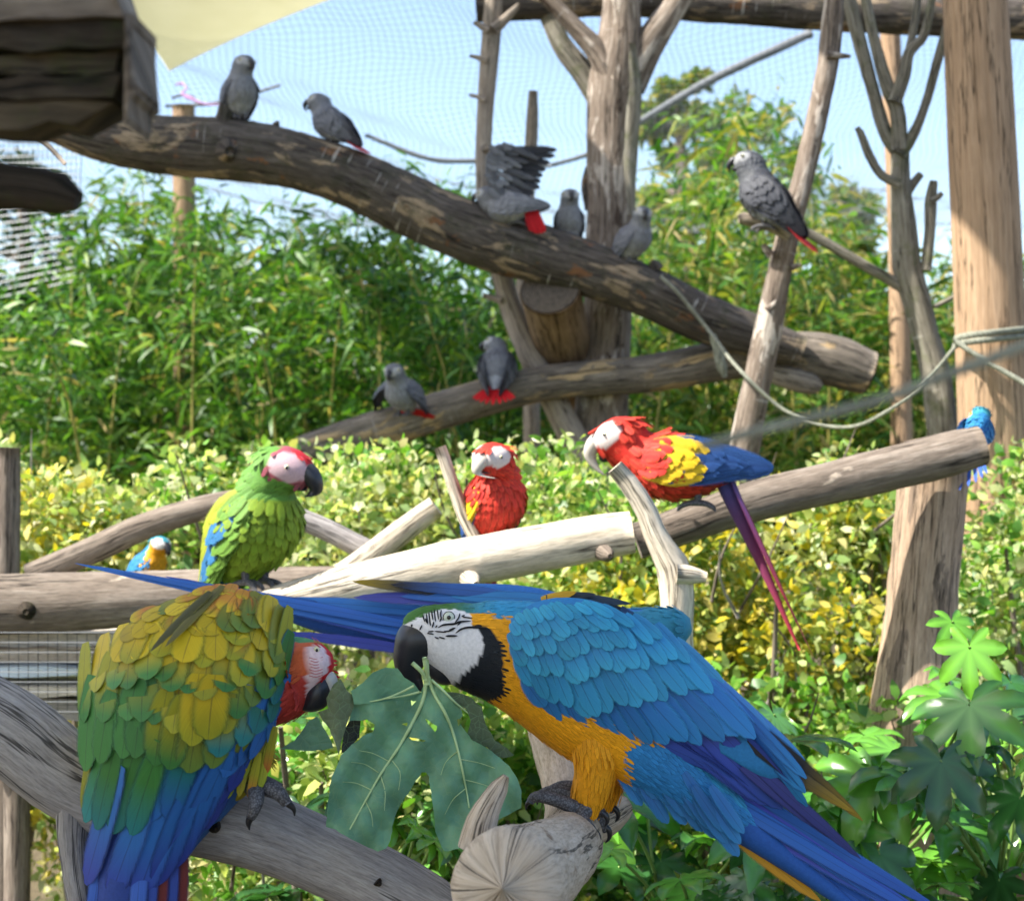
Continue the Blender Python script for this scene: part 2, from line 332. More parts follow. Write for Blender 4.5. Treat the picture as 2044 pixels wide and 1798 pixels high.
bamboo(1260, 1440, 20, 6.0, 7.4, GRN+YEL, 'yellow green bamboo between the forked trunk and the leaning branch', 1.1)
bamboo(1440, 1640, 22, 5.7, 7.4, GRN+YEL, 'tall arching bamboo behind the leaning branch', 1.1)
bamboo(1640, 1850, 18, 5.9, 7.4, YEL+GRN[:3], 'yellowish bamboo behind the small grey tree', 1.15)
bamboo(1850, 2250, 24, 5.9, 7.4, YEL+GRN, 'bamboo behind the thick sawn post', 1.1)
def crown(centers, radii, n, l0, l1, wr, cols, name, parent, m=M_LEAF, upb=.3, fill=.75, kind='stuff'):
    p = []; d = []
    for c, r in zip(centers, radii):
        k = max(8, int(n*np.prod(np.atleast_1d(r)*np.ones(3))**(2/3)/sum(np.prod(np.atleast_1d(q)*np.ones(3))**(2/3) for q in radii)))
        u = nrm(rng.normal(size=(k, 3))); rad = rng.uniform(fill, 1.06, (k, 1))
        p.append(np.array(c)+u*rad*np.atleast_1d(r)); d.append(u*.7+rng.normal(size=(k, 3))*.7+np.array([0, 0, upb]))
    p = np.concatenate(p); d = np.concatenate(d); N = len(p); l = rng.uniform(l0, l1, N)
    return leaf_mesh(name, p, d, l, l*wr*rng.uniform(.8, 1.2, N), rng.uniform(0, .35, N), pick(cols, N), m, parent, kind)
def tree(name, label, px, top, d, w, cols, conifer=False, n=9000, group='trees beyond the netting'):
    q = P(px, top, d); base = np.array([q[0], d, 0]); H = q[2]; root = thing(name, label, 'tree', base, group)
    mb = MB(); v, f, uv = tube(np.array([[*base, .16], [base[0]+.1, d, H*.5, .11], [base[0], d, H*.96, .02]]), 10, .3, .05, int(px)); mb.add(v, f, uv)
    for i in range(9):
        z = H*rng.uniform(.35, .9); a = rng.uniform(0, 6.28); s = w*(1.05-z/H); e = base+np.array([math.cos(a)*s, math.sin(a)*s, z+.35*s])
        v, f, uv = tube(np.array([[base[0], d, z, .045], [*(base*.5+e*.5+np.array([0, 0, z*.5])-np.array([0, 0, e[2]*.0]))[:2], z+.1*s, .03], [*e, .01]]), 6, .2, .05, i); mb.add(v, f, uv)
    mb.build('trunk', M_BROWN, root)
    cs = []; rs = []
    for i in range(80):
        z = rng.uniform(.2, .985); a = rng.uniform(0, 6.28)
        s = w*((1.08-z)**.8 if conifer else math.sqrt(max(.02, 1-((z-.55)/.5)**2)))*rng.uniform(.35, 1)
        cs.append(base+np.array([math.cos(a)*s, math.sin(a)*s, z*H])); rr = rng.uniform(.16, .30)*w*(1.3-z*.7); rs.append(np.array([rr, rr, rr*.75]))
    crown(cs, rs, n, .06, .12, .38, cols, 'crown', root)
tree('conifer_tree', 'tall yellow green tree behind the netting beside the forked trunk', 1352, 118, 11.5, .42, YEL+[(.10, .17, .04)], False, 22000)
tree('broadleaf_tree', 'dark tree behind the wire fence at the plank shelter', 40, 300, 12.5, .75, [(.03, .07, .02), (.05, .10, .03)], False, 11000)
tree('broadleaf_tree', 'pale hazy tree behind the small grey tree', 1700, 335, 13.5, .6, YEL, True, 9000)
tree('broadleaf_tree', 'round green tree seen between the leaning branch and the forked trunk', 1490, 200, 14.5, .9, GRN+YEL, False, 14000)
# dark shrubs added as backing, their colour standing for the bamboo's shaded inside
def backing(px, top, d, w, label):
    q = P(px, top, d); x, y, zt = q; root = thing('backing_shrub', label, 'shrub', (x, y, 0), 'dark backing shrubs added behind the bamboo'); mb = MB()
    for i in range(5):
        a = rng.uniform(0, 6.28); e = np.array([x+math.cos(a)*w*.3, y+math.sin(a)*.2, zt*.85]); v, f, uv = tube(np.array([[x, y, 0, .03], [(x+e[0])/2, (y+e[1])/2, zt*.45, .022], [*e, .006]]), 6, .2, .08, i); mb.add(v, f, uv)
    mb.build('stem', M_BROWN, root); cs = []; rs = []
    for i in range(46):
        r = rng.uniform(.12, .26); cs.append((x+rng.uniform(-.55, .55)*w, y+rng.uniform(-.2, .25), min(zt-r+rng.uniform(-.05, .05), rng.uniform(1.2, zt)))); rs.append(np.array([r, r, r]))
    crown(cs, rs, 9000, .05, .11, .42, [(.018, .05, .014), (.028, .075, .018), (.04, .10, .022)], 'foliage', root, M_LEAF, .2, .2)
for px, top, lb in ((-60, 590, 'dark evergreen shrub added to darken gaps in the low bamboo'), (200, 520, 'dark evergreen shrub behind the bright bamboo at the log\'s end'), (460, 470, 'dark evergreen shrub added behind the ribboned pole'), (720, 500, 'dark evergreen shrub added behind the bamboo below the second parrot'), (980, 560, 'dark evergreen shrub added behind the two lowest parrots'), (1240, 600, 'dark evergreen shrub added behind the forked trunk'), (1500, 560, 'dark evergreen shrub added behind the leaning branch'), (1760, 600, 'dark evergreen shrub added behind the small grey tree'), (2010, 600, 'dark evergreen shrub added behind the thick sawn post')):
    backing(px, top, 7.9, .75, lb)
# shrubs: the leafy belt below eye level
def shrub(px, top, d, w, h, cols, label, n=8000, l=(.010, .044), wr=.5, m=M_LEAF):
    q = P(px, top, d); x, y, zt = q; zb = max(.12, zt-h); root = thing('leafy_shrub', label, 'shrub', (x, y, 0), 'shrubs behind the macaws')
    mb = MB()
    for i in range(6):
        a = rng.uniform(0, 6.28); e = np.array([x+math.cos(a)*w*.35, y+math.sin(a)*.2, zt-rng.uniform(.1, .45)*h]); v, f, uv = tube(np.array([[x, y, 0, .016], [(x+e[0])/2+.03, (y+e[1])/2, e[2]*.55, .012], [*e, .004]]), 6, .12, .08, i); mb.add(v, f, uv)
    mb.build('stem', M_BROWN, root)
    cs = []; rs = []
    for i in range(7):
        e = np.array([x+rng.uniform(-.5, .5)*w, y-.16+rng.uniform(-.05, .1), zt-rng.uniform(-.05, .5)*h]); b0 = e+np.array([rng.uniform(-.12, .12), .1, -rng.uniform(.15, .3)]); mt = MB(); v, f, uv = tube(np.array([[*b0, .004], [*((b0+e)/2+rng.normal(0, .012, 3)), .003], [*e, .0012]]), 5, .03, .1, i); mt.add(v, f, uv); mt.build('twig', M_DRIFT if i % 2 else M_BROWN, root)
    for i in range(26):
        u = rng.uniform(-1, 1, 3); z = zb+(zt-zb)*(.5+.5*u[2]); r = rng.uniform(.05, .16); cs.append((x+u[0]*w*.5, y+u[1]*.16, min(z, zt-r*1.0))); rs.append(np.array([r, r*.9, r]))
    crown(cs, rs, n, l[0], l[1], wr, cols, 'foliage', root, m, .3, .35)
PALE = [(.52, .55, .28), (.42, .50, .22), (.62, .62, .40), (.28, .40, .15), (.52, .47, .20)]
GOLD = [(.58, .46, .04), (.40, .42, .10), (.32, .38, .10), (.60, .50, .12), (.16, .26, .06)]
FRESH = [(.14, .32, .04), (.24, .42, .07), (.08, .20, .04), (.36, .44, .14)]
shrub(-40, 880, 3.7, .55, .9, PALE, 'pale yellow shrub beside the brown stake and big log')
shrub(190, 925, 3.6, .55, .9, PALE+GOLD, 'yellowish shrub behind the green macaw\'s thick log')
shrub(430, 880, 3.8, .55, .95, PALE+FRESH, 'light green shrub right behind the green macaw')
shrub(720, 920, 3.7, .58, .95, PALE, 'pale green shrub behind the crossed bleached branches')
shrub(960, 872, 3.8, .55, .95, PALE+FRESH, 'light green shrub behind the upright scarlet macaw')
shrub(1190, 925, 3.6, .55, 1.0, PALE+FRESH, 'light green shrub behind the bleached knobbly branch')
shrub(1440, 1000, 3.4, .55, .9, GOLD, 'golden yellow shrub below the sloping brown log')
shrub(1640, 940, 3.7, .55, .95, PALE+GOLD, 'yellow green shrub beside the peeling stump')
shrub(1880, 880, 3.7, .6, .95, PALE+FRESH, 'pale shrub behind the peeling stump')
shrub(2080, 905, 3.5, .6, 1.0, FRESH+PALE, 'fresh green shrub right of the peeling stump')
shrub(1560, 1330, 3.0, .6, .7, FRESH, 'low fresh green shrub below the golden shrub', 6000, (.012,.046), .5)
shrub(600, 1330, 2.7, .5, .6, FRESH+PALE, 'light shrub seen between the two feeding macaws', 6000, (.012,.046), .5)
shrub(820, 1330, 2.9, .5, .7, PALE+FRESH, 'pale green shrub behind the big torn leaf', 6000, (.012,.046), .5)
shrub(1130, 1330, 2.9, .5, .7, FRESH, 'green shrub behind the blue macaw\'s perch', 6000, (.012,.046), .5)
# broad palmate leaves
def palmate():
    V = [(0, 0, 0)]; F = []; ang = [-132, -88, -44, 0, 44, 88, 132]; ln = [.55, .8, .95, 1.0, .95, .8, .55]
    nb = [(-160, .22)]+[((a+b)/2, .42) for a, b in zip(ang[:-1], ang[1:])]+[(160, .22)]
    def pol(a, r, z): return (math.sin(R(a))*r, math.cos(R(a))*r, z)
    idx = []
    for a, r in nb: idx.append(len(V)); V.append(pol(a, r, .035))
    for i, (a, l) in enumerate(zip(ang, ln)):
        k = len(V)
        V += [pol(a, .34*l, -.02), pol(a, .68*l, -.01), pol(a, l, -.16*l), pol(a-16, .70*l, .03), pol(a+16, .70*l, .03), pol(a-9, .88*l, -.03), pol(a+9, .88*l, -.03)]
        n0, n1 = idx[i], idx[i+1]
        F += [(0, n0, k), (0, k, n1), (n0, k+3, k+1, k), (k, k+1, k+4, n1), (k+3, k+5, k+1), (k+1, k+6, k+4), (k+5, k+2, k+1), (k+1, k+2, k+6)]
    return np.array(V), F
PV, PF = palmate(); PALM = []
for i, c in enumerate([(.035, .12, .025), (.06, .19, .03), (.12, .30, .03), (.025, .08, .025), (.09, .24, .03)]):
    me = bpy.data.meshes.new('palmate_leaf'); me.from_pydata(PV.tolist(), [], PF); a = me.color_attributes.new('Col', 'FLOAT_COLOR', 'POINT')
    ii = np.arange(len(PV)); mid = (ii == 0) | ((ii > 8) & ((ii-9) % 7 < 3)); cc = np.array(c)*np.where(mid, 1.7, .9)[:, None]
    a.data.foreach_set('color', np.concatenate([cc, np.ones((len(PV), 1))], 1).astype(np.float32).ravel()); me.polygons.foreach_set('use_smooth', np.ones(len(me.polygons), bool))
    me.materials.append(M_GLOSS); PALM.append(me)
mbs = MB(); v, f, uv = tube(np.array([[0, 0, 0, .0035], [.02, 0, .5, .003], [0, 0, 1, .0025]]), 6, .12, 0, 1, True); mbs.add(v, f, uv)
M_STALK = plain('leaf_stalk', (.16, .26, .06), .5, .4, .2, 10, 0)
_st = mbs.build('stalk', M_STALK); STALK = _st.data; bpy.data.objects.remove(_st)
def fatsia(label, leaves, base):
    root = thing('broad_leaved_plant', label, 'plant', (*base[:2], 0), 'broad leaved plants below the macaws')
    mb = MB(); v, f, uv = tube(np.array([[*base[:2], 0, .02], [base[0]+.02, base[1], base[2]*.6, .016], [*base, .01]]), 8, .1, .06, 3); mb.add(v, f, uv); mb.build('stem', M_BROWN, root)
    for (px, py, d, size, tilt, spin, ci) in leaves:
        c = P(px, py, d); o = link('leaf', PALM[ci % 5], root); s = S(size, d)
        Mx = Matrix.Rotation(R(spin[0]), 4, 'Z')@Matrix.Rotation(R(tilt), 4, 'X')@Matrix.Rotation(R(spin[1]), 4, 'Y')
        o.matrix_basis = Matrix.Translation(c)@Mx@Matrix.Diagonal((s*rng.uniform(.8, 1.1), s, s*rng.uniform(.6, 2.2), 1))
        st = link('stalk', STALK, root); v0 = Vector(base); v1 = Vector(c); L = (v1-v0).length
        st.matrix_basis = Matrix.Translation(v0)@(v1-v0).to_track_quat('Z', 'Y').to_matrix().to_4x4()@Matrix.Diagonal((1, 1, L, 1))
def fl(n, x0, x1, y0, y1, d0, d1, s0, s1, seed):
    r = np.random.default_rng(seed); o = []
    for i in range(n):
        t = r.uniform(0, 1); o.append((r.uniform(x0, x1), y0+(y1-y0)*(i+.5)/n, d0+(d1-d0)*r.uniform(0, 1), r.uniform(s0, s1), r.uniform(-75, 15), (r.uniform(90, 270), r.uniform(-25, 25)), r.integers(0, 5)))
    return o
fatsia('glossy dark broad leaved plant under the blue macaw\'s tail', fl(42, 1480, 1960, 1400, 1830, 2.2, 2.75, 80, 150, 1), P(1700, 1800, 2.5))
fatsia('broad leaved plant with bright leaves by the peeling stump', [(1935, 1290, 2.35, 105, -80, (170, 10), 2), (1900, 1240, 2.4, 70, -60, (200, 0), 2)]+fl(36, 1780, 2140, 1340, 1830, 2.2, 2.7, 80, 145, 2), P(1990, 1800, 2.5))
fatsia('broad leaved plant below the blue macaw\'s clawed foot', fl(22, 1190, 1540, 1570, 1830, 2.2, 2.6, 80, 150, 3), P(1330, 1850, 2.45))
fatsia('broad leaved plant under the torn leaf', fl(22, 520, 900, 1560, 1830, 2.1, 2.6, 70, 125, 4), P(720, 1860, 2.4))
fatsia('dim broad leaved plant behind the scarlet macaw\'s perch', fl(12, 380, 660, 1400, 1560, 2.5, 2.9, 60, 100, 5), P(560, 1700, 2.7))
# ------------------------------------------------------------------ sails and netting
def sailmat():
    t = NT('cream_shade_cloth', .8, .1); tc = t.n('TexCoord'); c = t.ramp(t.noise(tc.outputs['Object'], 2.5, detail=4), [(.3, (.80, .78, .62)), (.7, (.88, .86, .72))])
    t.l(c, t.b.inputs['Base Color']); tr = t.n('BsdfTranslucent'); t.l(c, tr.inputs[0]); mx = t.n('MixShader'); mx.inputs[0].default_value = .45
    t.l(t.b.outputs[0], mx.inputs[1]); t.l(tr.outputs[0], mx.inputs[2]); t.l(mx.outputs[0], t.out.inputs[0]); return t.m
M_SAIL = sailmat()
def sail(corners, label, sag=.12, scallop=.06, n=14):
    A, B, C, D = [np.array(c, float) for c in corners]; g = np.linspace(0, 1, n+1); U, Vv = np.meshgrid(g, g)
    Us = .5+(U-.5)*(1-scallop*4*Vv*(1-Vv)); Vs = .5+(Vv-.5)*(1-scallop*4*U*(1-U))
    p = A*((1-Us)*(1-Vs))[..., None]+B*(Us*(1-Vs))[..., None]+C*(Us*Vs)[..., None]+D*((1-Us)*Vs)[..., None]
    p[..., 2] -= sag*16*U*(1-U)*Vv*(1-Vv)
    p = p.reshape(-1, 3); k = n+1; q = p.copy(); q[:, 2] += .003; mb = MB(); fs = [(i*k+j, i*k+j+1, (i+1)*k+j+1, (i+1)*k+j) for i in range(n) for j in range(n)]
    mb.add(p, [f[::-1] for f in fs]); mb.add(q, fs); o = mb.build('shade_sail', M_SAIL)
    return tag(o, label, 'shade sail', 'cream shade sails over the aviary')
sail([P(338, 143, 6.4), P(900, -85, 5.6), P(700, -520, 4.6), P(-60, -330, 5.2)], 'cream shade sail whose corner hangs over the first grey parrot')
sail([(-4.4, -1.6, EYE+1.75), (-.35, -1.6, EYE+1.75), (.05, 1.75, EYE+1.95), (-4.4, 1.75, EYE+1.95)], 'unseen cream sail added overhead to shade the feeding macaws', .05, .03)  # out-of-view sail added to keep direct sun off the feeding macaws
HS = EYE+2.4
sail([(-.42, 3.05, HS), (1.6, 3.05, HS), (1.6, 4.2, HS+.05), (-.30, 4.2, HS+.05)], 'unseen cream sail added overhead to shade the upper part of the thick post', .03, .02)  # added out of view, placed so its shadow covers the upper post
sail([(-3.4, 3.55, HS), (-.95, 3.55, HS), (-.95, 5.1, HS+.08), (-3.4, 5.1, HS+.08)], 'unseen cream sail added overhead to shade the upper end of the long log', .03, .02)  # another unseen sail, added to shade the left part of the long log
def wires(name, c4, nu, nv, r, sag, parent=None, kind='stuff', seg=22, m=None):
    A, B, C, D = [np.array(c, float) for c in c4]; mb = MB()
    def at(u, v):
        q = A*((1-u)*(1-v))[:, None]+B*(u*(1-v))[:, None]+C*(u*v)[:, None]+D*((1-u)*v)[:, None]; q[:, 2] -= sag*16*u*(1-u)*v*(1-v); q += (sag > 0)*np.stack([.03*np.sin(v*31+u*9), .02*np.sin(u*17), .035*np.sin(u*23+v*14)+.02*np.sin(v*41+u*60)], 1); return q
    t = np.linspace(0, 1, seg+1); tri = np.array([[1, 0, 0], [-.5, 0, .87], [-.5, 0, -.87]])*r; tri2 = np.array([[0, 0, 1], [0, .87, -.5], [0, -.87, -.5]])*r
    def line(q, tr):
        v = (q[:, None]+tr).reshape(-1, 3); mb.add(v, [(i*3+j, i*3+(j+1) % 3, i*3+3+(j+1) % 3, i*3+3+j) for i in range(seg) for j in range(3)])
    for i in range(nu): line(at(np.full(seg+1, i/(nu-1)), t), tri)
    for j in range(nv): line(at(t, np.full(seg+1, j/(nv-1))), tri2)
    return mb.build(name, m or M_NET, parent, False, kind)
nt = thing('aviary_netting', 'fine grey netting stretched over the aviary against the sky', 'netting', P(1000, 500, 8.2))
wires('mesh', [P(120, 470, 8.6), P(2150, 470, 8.6), P(2700, -260, 6.0), P(-500, -260, 6.0)], 190, 110, .0010, .35, nt)
mb = MB()
for K in ([(1262, 252, 6), (1420, 160, 9), (1620, 66, 9)], [(1100, 330, 4), (1180, 305, 5), (1262, 252, 6)], [(730, 270, 4), (860, 318, 5), (960, 322, 5), (1100, 332, 4)], [(330, 212, 3), (440, 205, 4), (560, 170, 3)]):
    v, f, uv = tube(rk([(*q, 7.2) for q in K]), 8, .05, .15, 5); mb.add(v, f, uv)
mb.build('edge_rope', M_NET, nt)
wf = thing('wire_fence', 'vertical wire fence panel behind the plank shelter at the dark tree', 'fence', P(60, 600, 7.6))
wires('wire_mesh', [P(-120, 620, 7.6), P(150, 560, 7.6), P(165, 255, 7.6), P(-120, 255, 7.6)], 30, 24, .003, 0, wf, m=plain('galvanised_wire', (.42, .43, .44), .5, .5, .1, 10, 0))
# ------------------------------------------------------------------ logs, trunks, poles of the upper perches
DL = 4.5
def stub(parent, seq, d, m, seed=1, n=8):
    return limb('stub', seq, d, m, parent, seed, .10, n, .012)
def rings_mat(name='sawn_end', c0=(.05, .04, .033), c1=(.16, .13, .10), c2=(.025, .022, .02)):
    t = NT(name, .85, .15); tc = t.n('TexCoord'); mp = t.n('Mapping'); t.l(tc.outputs['UV'], mp.inputs[0])
    w = t.n('TexWave', wave_type='RINGS', Scale=4., Distortion=5., Detail=5.); w.rings_direction = 'Z'; t.l(mp.outputs[0], w.inputs['Vector'])
    n = t.noise(tc.outputs['UV'], 6, detail=7); c = t.mix(t.ramp(n, [(.48, 0.), (.72, .8)]), t.ramp(w.outputs[0], [(0, c0), (1, c1)]), c2)
    gr = t.n('TexGradient', gradient_type='RADIAL'); t.l(tc.outputs['UV'], gr.inputs[0]); ck = t.noise(gr.outputs[0], 9, (1, 1, 1), 6, .8); c = t.mix(t.ramp(ck, [(.36, .85), (.41, 0.)]), c, (.03, .022, .016))
    t.l(c, t.b.inputs['Base Color']); t.l(t.bump(w.outputs[0], .4, .004), t.b.inputs['Normal']); return t.m
M_RINGS = rings_mat(); M_RINGS2 = rings_mat('pale_sawn_end', (.34, .275, .21), (.43, .355, .28), (.20, .14, .10))
def cut_end(parent, c, axis, r, seed=0, m=None):
    ax = nrm(axis); a = nrm(np.cross(ax, [0.3, .5, 1])); b = np.cross(ax, a); w = wob(seed); n = 28; mb = MB()
    th = np.linspace(0, 2*math.pi, n, endpoint=False); V = [c+ax*.004]; uv = [(0, 0)]
    for k in (.5, .97):
        for t in th: V.append(c+ax*.003+r*k*(1+.04*w(t, 0))*(math.cos(t)*a+math.sin(t)*b)); uv.append((k*math.cos(t), k*math.sin(t)))
    f = [(0, 1+i, 1+(i+1) % n) for i in range(n)]+[(1+i, 1+n+i, 1+n+(i+1) % n, 1+(i+1) % n) for i in range(n)]
    mb.add(np.array(V), f, np.array(uv)); return mb.build('cut_end', m or M_RINGS, parent, False)
LOGC = [(95, 238, 38), (170, 262, 48), (250, 278, 56), (350, 291, 58), (460, 299, 62), (580, 318, 57), (690, 352, 57), (800, 402, 60), (900, 449, 60), (1000, 484, 62), (1100, 514, 57), (1200, 545, 54), (1300, 586, 50), (1400, 634, 48), (1500, 668, 42), (1600, 700, 30)]
t = thing('perching_log', 'long bark patched log sloping down with five grey parrots on it', 'log', P(800, 402, DL))
limb('log_body', LOGC, DL, M_LOG, t, 11, .05, 40, .015)
stub(t, [(440, 262, 22), (449, 232, 17), (452, 207, 13), (454, 200, 7)], DL-.03, M_LOG, 3, 12)
stub(t, [(548, 262, 12), (552, 248, 7), (556, 242, 2)], DL, M_LOG, 4)
stub(t, [(1312, 540, 14), (1306, 528, 12), (1300, 521, 5)], DL-.03, M_LOG, 5)
stub(t, [(452, 300, 26), (456, 300, 22, 4.40), (458, 302, 10, 4.395)], DL-.04, M_LOG, 6, 12)
t = thing('perching_log', 'bowed pale bellied log crossing behind the forked trunk below two grey parrots', 'log', P(1000, 790, DL+.1))
HB = [(600, 905, 34), (700, 872, 36), (820, 838, 38), (950, 798, 38), (1060, 770, 36), (1150, 757, 35), (1300, 745, 38), (1430, 722, 40), (1560, 706, 44), (1660, 720, 52), (1735, 745, 44)]
limb('log_body', HB, DL+.1, wood('split_log', (.05, .042, .035), (.19, .16, .13), (.40, .34, .27), (.50, .36, .20), .56, .4), t, 12, .05, 32, .018)
cut_end(t, P(1736, 745, DL+.1), P(1736, 745, DL+.1)-P(1690, 730, DL+.1), S(43, DL+.1), 3)
stub(t, [(1530, 742, 18), (1580, 756, 24), (1625, 768, 20), (1640, 772, 8)], DL+.06, M_POLE, 7, 12)
t = thing('dead_tree', 'thick bare forked trunk with peeling bark rising past the long log', 'tree trunk', (*P(1210, 899, 4.72)[:2], 0))
DT = 4.72
limb('trunk', [(1165, 1500, 66), (1185, 1100, 60), (1198, 858, 54), (1210, 700, 49), (1216, 560, 48), (1220, 400, 48), (1220, 280, 49), (1226, 180, 52), (1236, 110, 50), (1240, 40, 40), (1243, -60, 36)], DT, M_TRUNK, t, 13, .055, 36, .02)
limb('branch', [(1222, 165, 30), (1196, 108, 24), (1150, 58, 18), (1100, 5, 15), (1060, -40, 13)], DT-.03, M_TRUNK, t, 14)
limb('branch', [(1200, 205, 24), (1168, 150, 24), (1125, 95, 21), (1102, 50, 19), (1092, 34, 16)], DT+.06, M_TWIG, t, 15)
limb('branch', [(1252, 170, 38), (1288, 100, 34), (1325, 45, 28), (1370, -20, 22)], DT, M_TRUNK, t, 16)
limb('bark_strip', [(1256, 90, 16), (1262, 200, 18), (1254, 320, 17), (1258, 430, 10)], DT-.045, M_TWIG, t, 17, .2)
stub(t, [(1175, 335, 7), (1168, 370, 8), (1172, 420, 5)], DT, M_LOG, 8)
t = thing('bare_pole', 'slim bare pole with short twig stubs passing behind the wing raised parrot', 'pole', (*P(1130, 899, 4.66)[:2], 0))
limb('pole', [(988, -40, 17), (980, 80, 19), (970, 200, 17), (965, 330, 16), (972, 440, 17), (1000, 540, 21), (1015, 600, 22), (1050, 690, 24), (1090, 770, 26), (1130, 845, 28), (1185, 960, 32), (1200, 1300, 34)], 4.66, M_POLE, t, 18, .05, 18, .02)
for q in ([(975, 62, 8), (958, 52, 6), (946, 45, 4)], [(972, 122, 7), (952, 115, 5), (937, 112, 3)], [(968, 200, 6), (950, 193, 4), (936, 190, 3)], [(985, 60, 12), (1005, 42, 10), (1030, 16, 6), (1036, 8, 3)], [(975, 295, 9), (963, 298, 7), (960, 300, 3)], [(1000, 600, 8), (980, 594, 6), (964, 590, 5)]):
    stub(t, q, 4.63, M_POLE, len(q))
t = thing('bare_pole', 'short bare pole with rounded top standing behind the forked trunk', 'pole', (*P(1050, 899, 5.2)[:2], 0))
limb('pole', [(1064, 183, 9), (1063, 230, 12), (1058, 330, 13), (1050, 480, 13), (1045, 600, 16), (1060, 760, 17), (1060, 1300, 18)], 5.2, M_POLE, t, 19, .05)
t = thing('sawn_prop', 'thick sawn log prop with a dark cracked top face beside the trunk', 'log', P(1130, 700, 4.62))
A0, A1 = P(1098, 578, 4.48), P(1138, 760, 4.86)
mb = MB(); r0 = S(60, 4.55); v, f, uv = tube(np.array([[*A0, r0], [*(A0*.5+A1*.5), r0*.98], [*A1, r0*.93], [*(A1+(A1-A0)*.6), r0*.9]]), 32, .02, .03, 20); mb.add(v, f, uv); mb.build('log_body', wood('prop_wood', (.09, .055, .03), (.24, .16, .09), (.40, .28, .17), None), t)
cut_end(t, A0, A0-A1, r0*1.0, 4)
t = thing('beam_log', 'horizontal bark covered beam log along the top of the aviary', 'beam', P(1500, 10, 4.9))
limb('log_body', [(950, 12, 32), (1100, 4, 34), (1250, -2, 34), (1400, 8, 36), (1700, 26, 38), (2044, 40, 40), (2300, 52, 40)], 4.95, M_LOG, t, 21, .05, 30, .03)
t = thing('leaning_branch', 'leaning barkless branch with the dark grey parrot\'s perch stub', 'branch', (*P(1470, 899, 4.05)[:2], 0)); DN = 4.05
limb('branch', [(1668, -40, 18), (1660, 60, 22), (1652, 130, 21), (1625, 260, 21), (1600, 370, 21), (1575, 460, 23), (1553, 560, 25), (1535, 650, 28), (1512, 760, 28), (1490, 870, 30), (1440, 1150, 32), (1440, 1500, 34)], DN, M_TRUNK, t, 22, .07, 20, .02)
for q in ([(1650, 110, 8), (1680, 112, 6), (1698, 113, 3)], [(1540, 510, 9), (1528, 496, 7), (1522, 488, 5)], [(1580, 535, 7), (1592, 530, 5), (1600, 528, 3)], [(1530, 620, 8), (1545, 608, 7), (1550, 600, 4)]): stub(t, q, DN-.03, M_TRUNK, 3)
limb('perch_stub', [(1474, 437, 9), (1482, 436, 13), (1510, 441, 13), (1545, 452, 14), (1578, 470, 14)], DN-.05, M_POLE, t, 23, .1, 12, .012)
t = thing('grey_tree', 'small leafless grey barked tree with several cut forks by the thick post', 'tree', (*P(1890, 899, 4.15)[:2], 0)); DO = 4.15
limb('trunk', [(1900, 1500, 36), (1888, 1100, 33), (1882, 880, 31), (1870, 760, 30), (1850, 680, 27), (1832, 610, 28), (1812, 540, 29), (1803, 440, 24), (1797, 360, 20), (1797, 290, 18)], DO, M_TWIG, t, 24, .06, 20, .02)
for k, q in enumerate(([(1800, 310, 17), (1770, 270, 14), (1745, 190, 13), (1715, 80, 14), (1695, 0, 14), (1684, -60, 14)], [(1797, 300, 17), (1790, 220, 15), (1770, 170, 14), (1745, 80, 11), (1722, -30, 10)], [(1785, 205, 14), (1805, 150, 13), (1815, 105, 11), (1845, 70, 9), (1862, -20, 8)],
        [(1815, 100, 9), (1825, 50, 8), (1835, -20, 7)], [(1795, 310, 15), (1825, 265, 11), (1850, 200, 9), (1872, 120, 10), (1905, 10, 10), (1925, -60, 10)], [(1795, 368, 10), (1760, 350, 9), (1735, 310, 9), (1716, 262, 7), (1710, 255, 5)], [(1800, 400, 11), (1820, 370, 9), (1838, 348, 7)], [(1848, 540, 11), (1856, 460, 11), (1858, 400, 12), (1864, 362, 8)], [(1857, 402, 6), (1870, 396, 6), (1880, 386, 5)],
        [(1605, 462, 9), (1630, 474, 10), (1700, 515, 11), (1760, 550, 11), (1812, 578, 14)], [(1865, 612, 5), (1890, 600, 5), (1912, 588, 3)])):
    limb('branch', q, DO-.02*(k % 3), M_TWIG, t, 30+k, .07, 12, .015)
t = thing('sawn_post', 'thick smooth tan sawn post with rope tied round it', 'post', (*P(1990, 899, 3.9)[:2], 0))
limb('post_body', [(1943, -60, 62), (1958, 250, 66), (1972, 550, 68), (1984, 860, 70), (2000, 1300, 72), (2015, 2270, 75)], 3.95, M_POST, t, 40, .012, 32, .05)
t = thing('support_pole', 'pale tan pole standing behind the small grey tree', 'pole', (*P(1790, 899, 5.8)[:2], 0))
limb('pole', [(1776, 40, 20), (1782, 200, 20), (1792, 450, 20), (1800, 900, 21), (1805, 1740, 21)], 5.8, M_POST, t, 41, .015)
t = thing('support_pole', 'pale pole with tattered pink ribbon behind the first grey parrot', 'pole', (*P(370, 899, 6.9)[:2], 0))
limb('pole', [(366, 212, 22), (367, 300, 22), (369, 600, 23), (372, 1600, 23)], 6.9, M_POST, t, 42, .015)
mb = MB(); v, f, uv = tube(rk([(343, 196, 3), (366, 190, 3), (390, 196, 3)], 6.9), 8, .02, .1, 1); mb.add(v, f, uv); mb.build('ring', M_NET, t)
rib = tag(limb('pink_ribbon', [(350, 169, 2), (366, 167, 3), (374, 178, 2), (362, 188, 3), (376, 195, 4), (398, 205, 3), (425, 210, 2), (452, 206, 1)], 6.85, plain('pink_plastic', (.75, .40, .72), .4, .4, .1, 20, 0), None, 5, .3, 6), 'tattered pink ribbon on the pole behind the first grey parrot', 'ribbon')
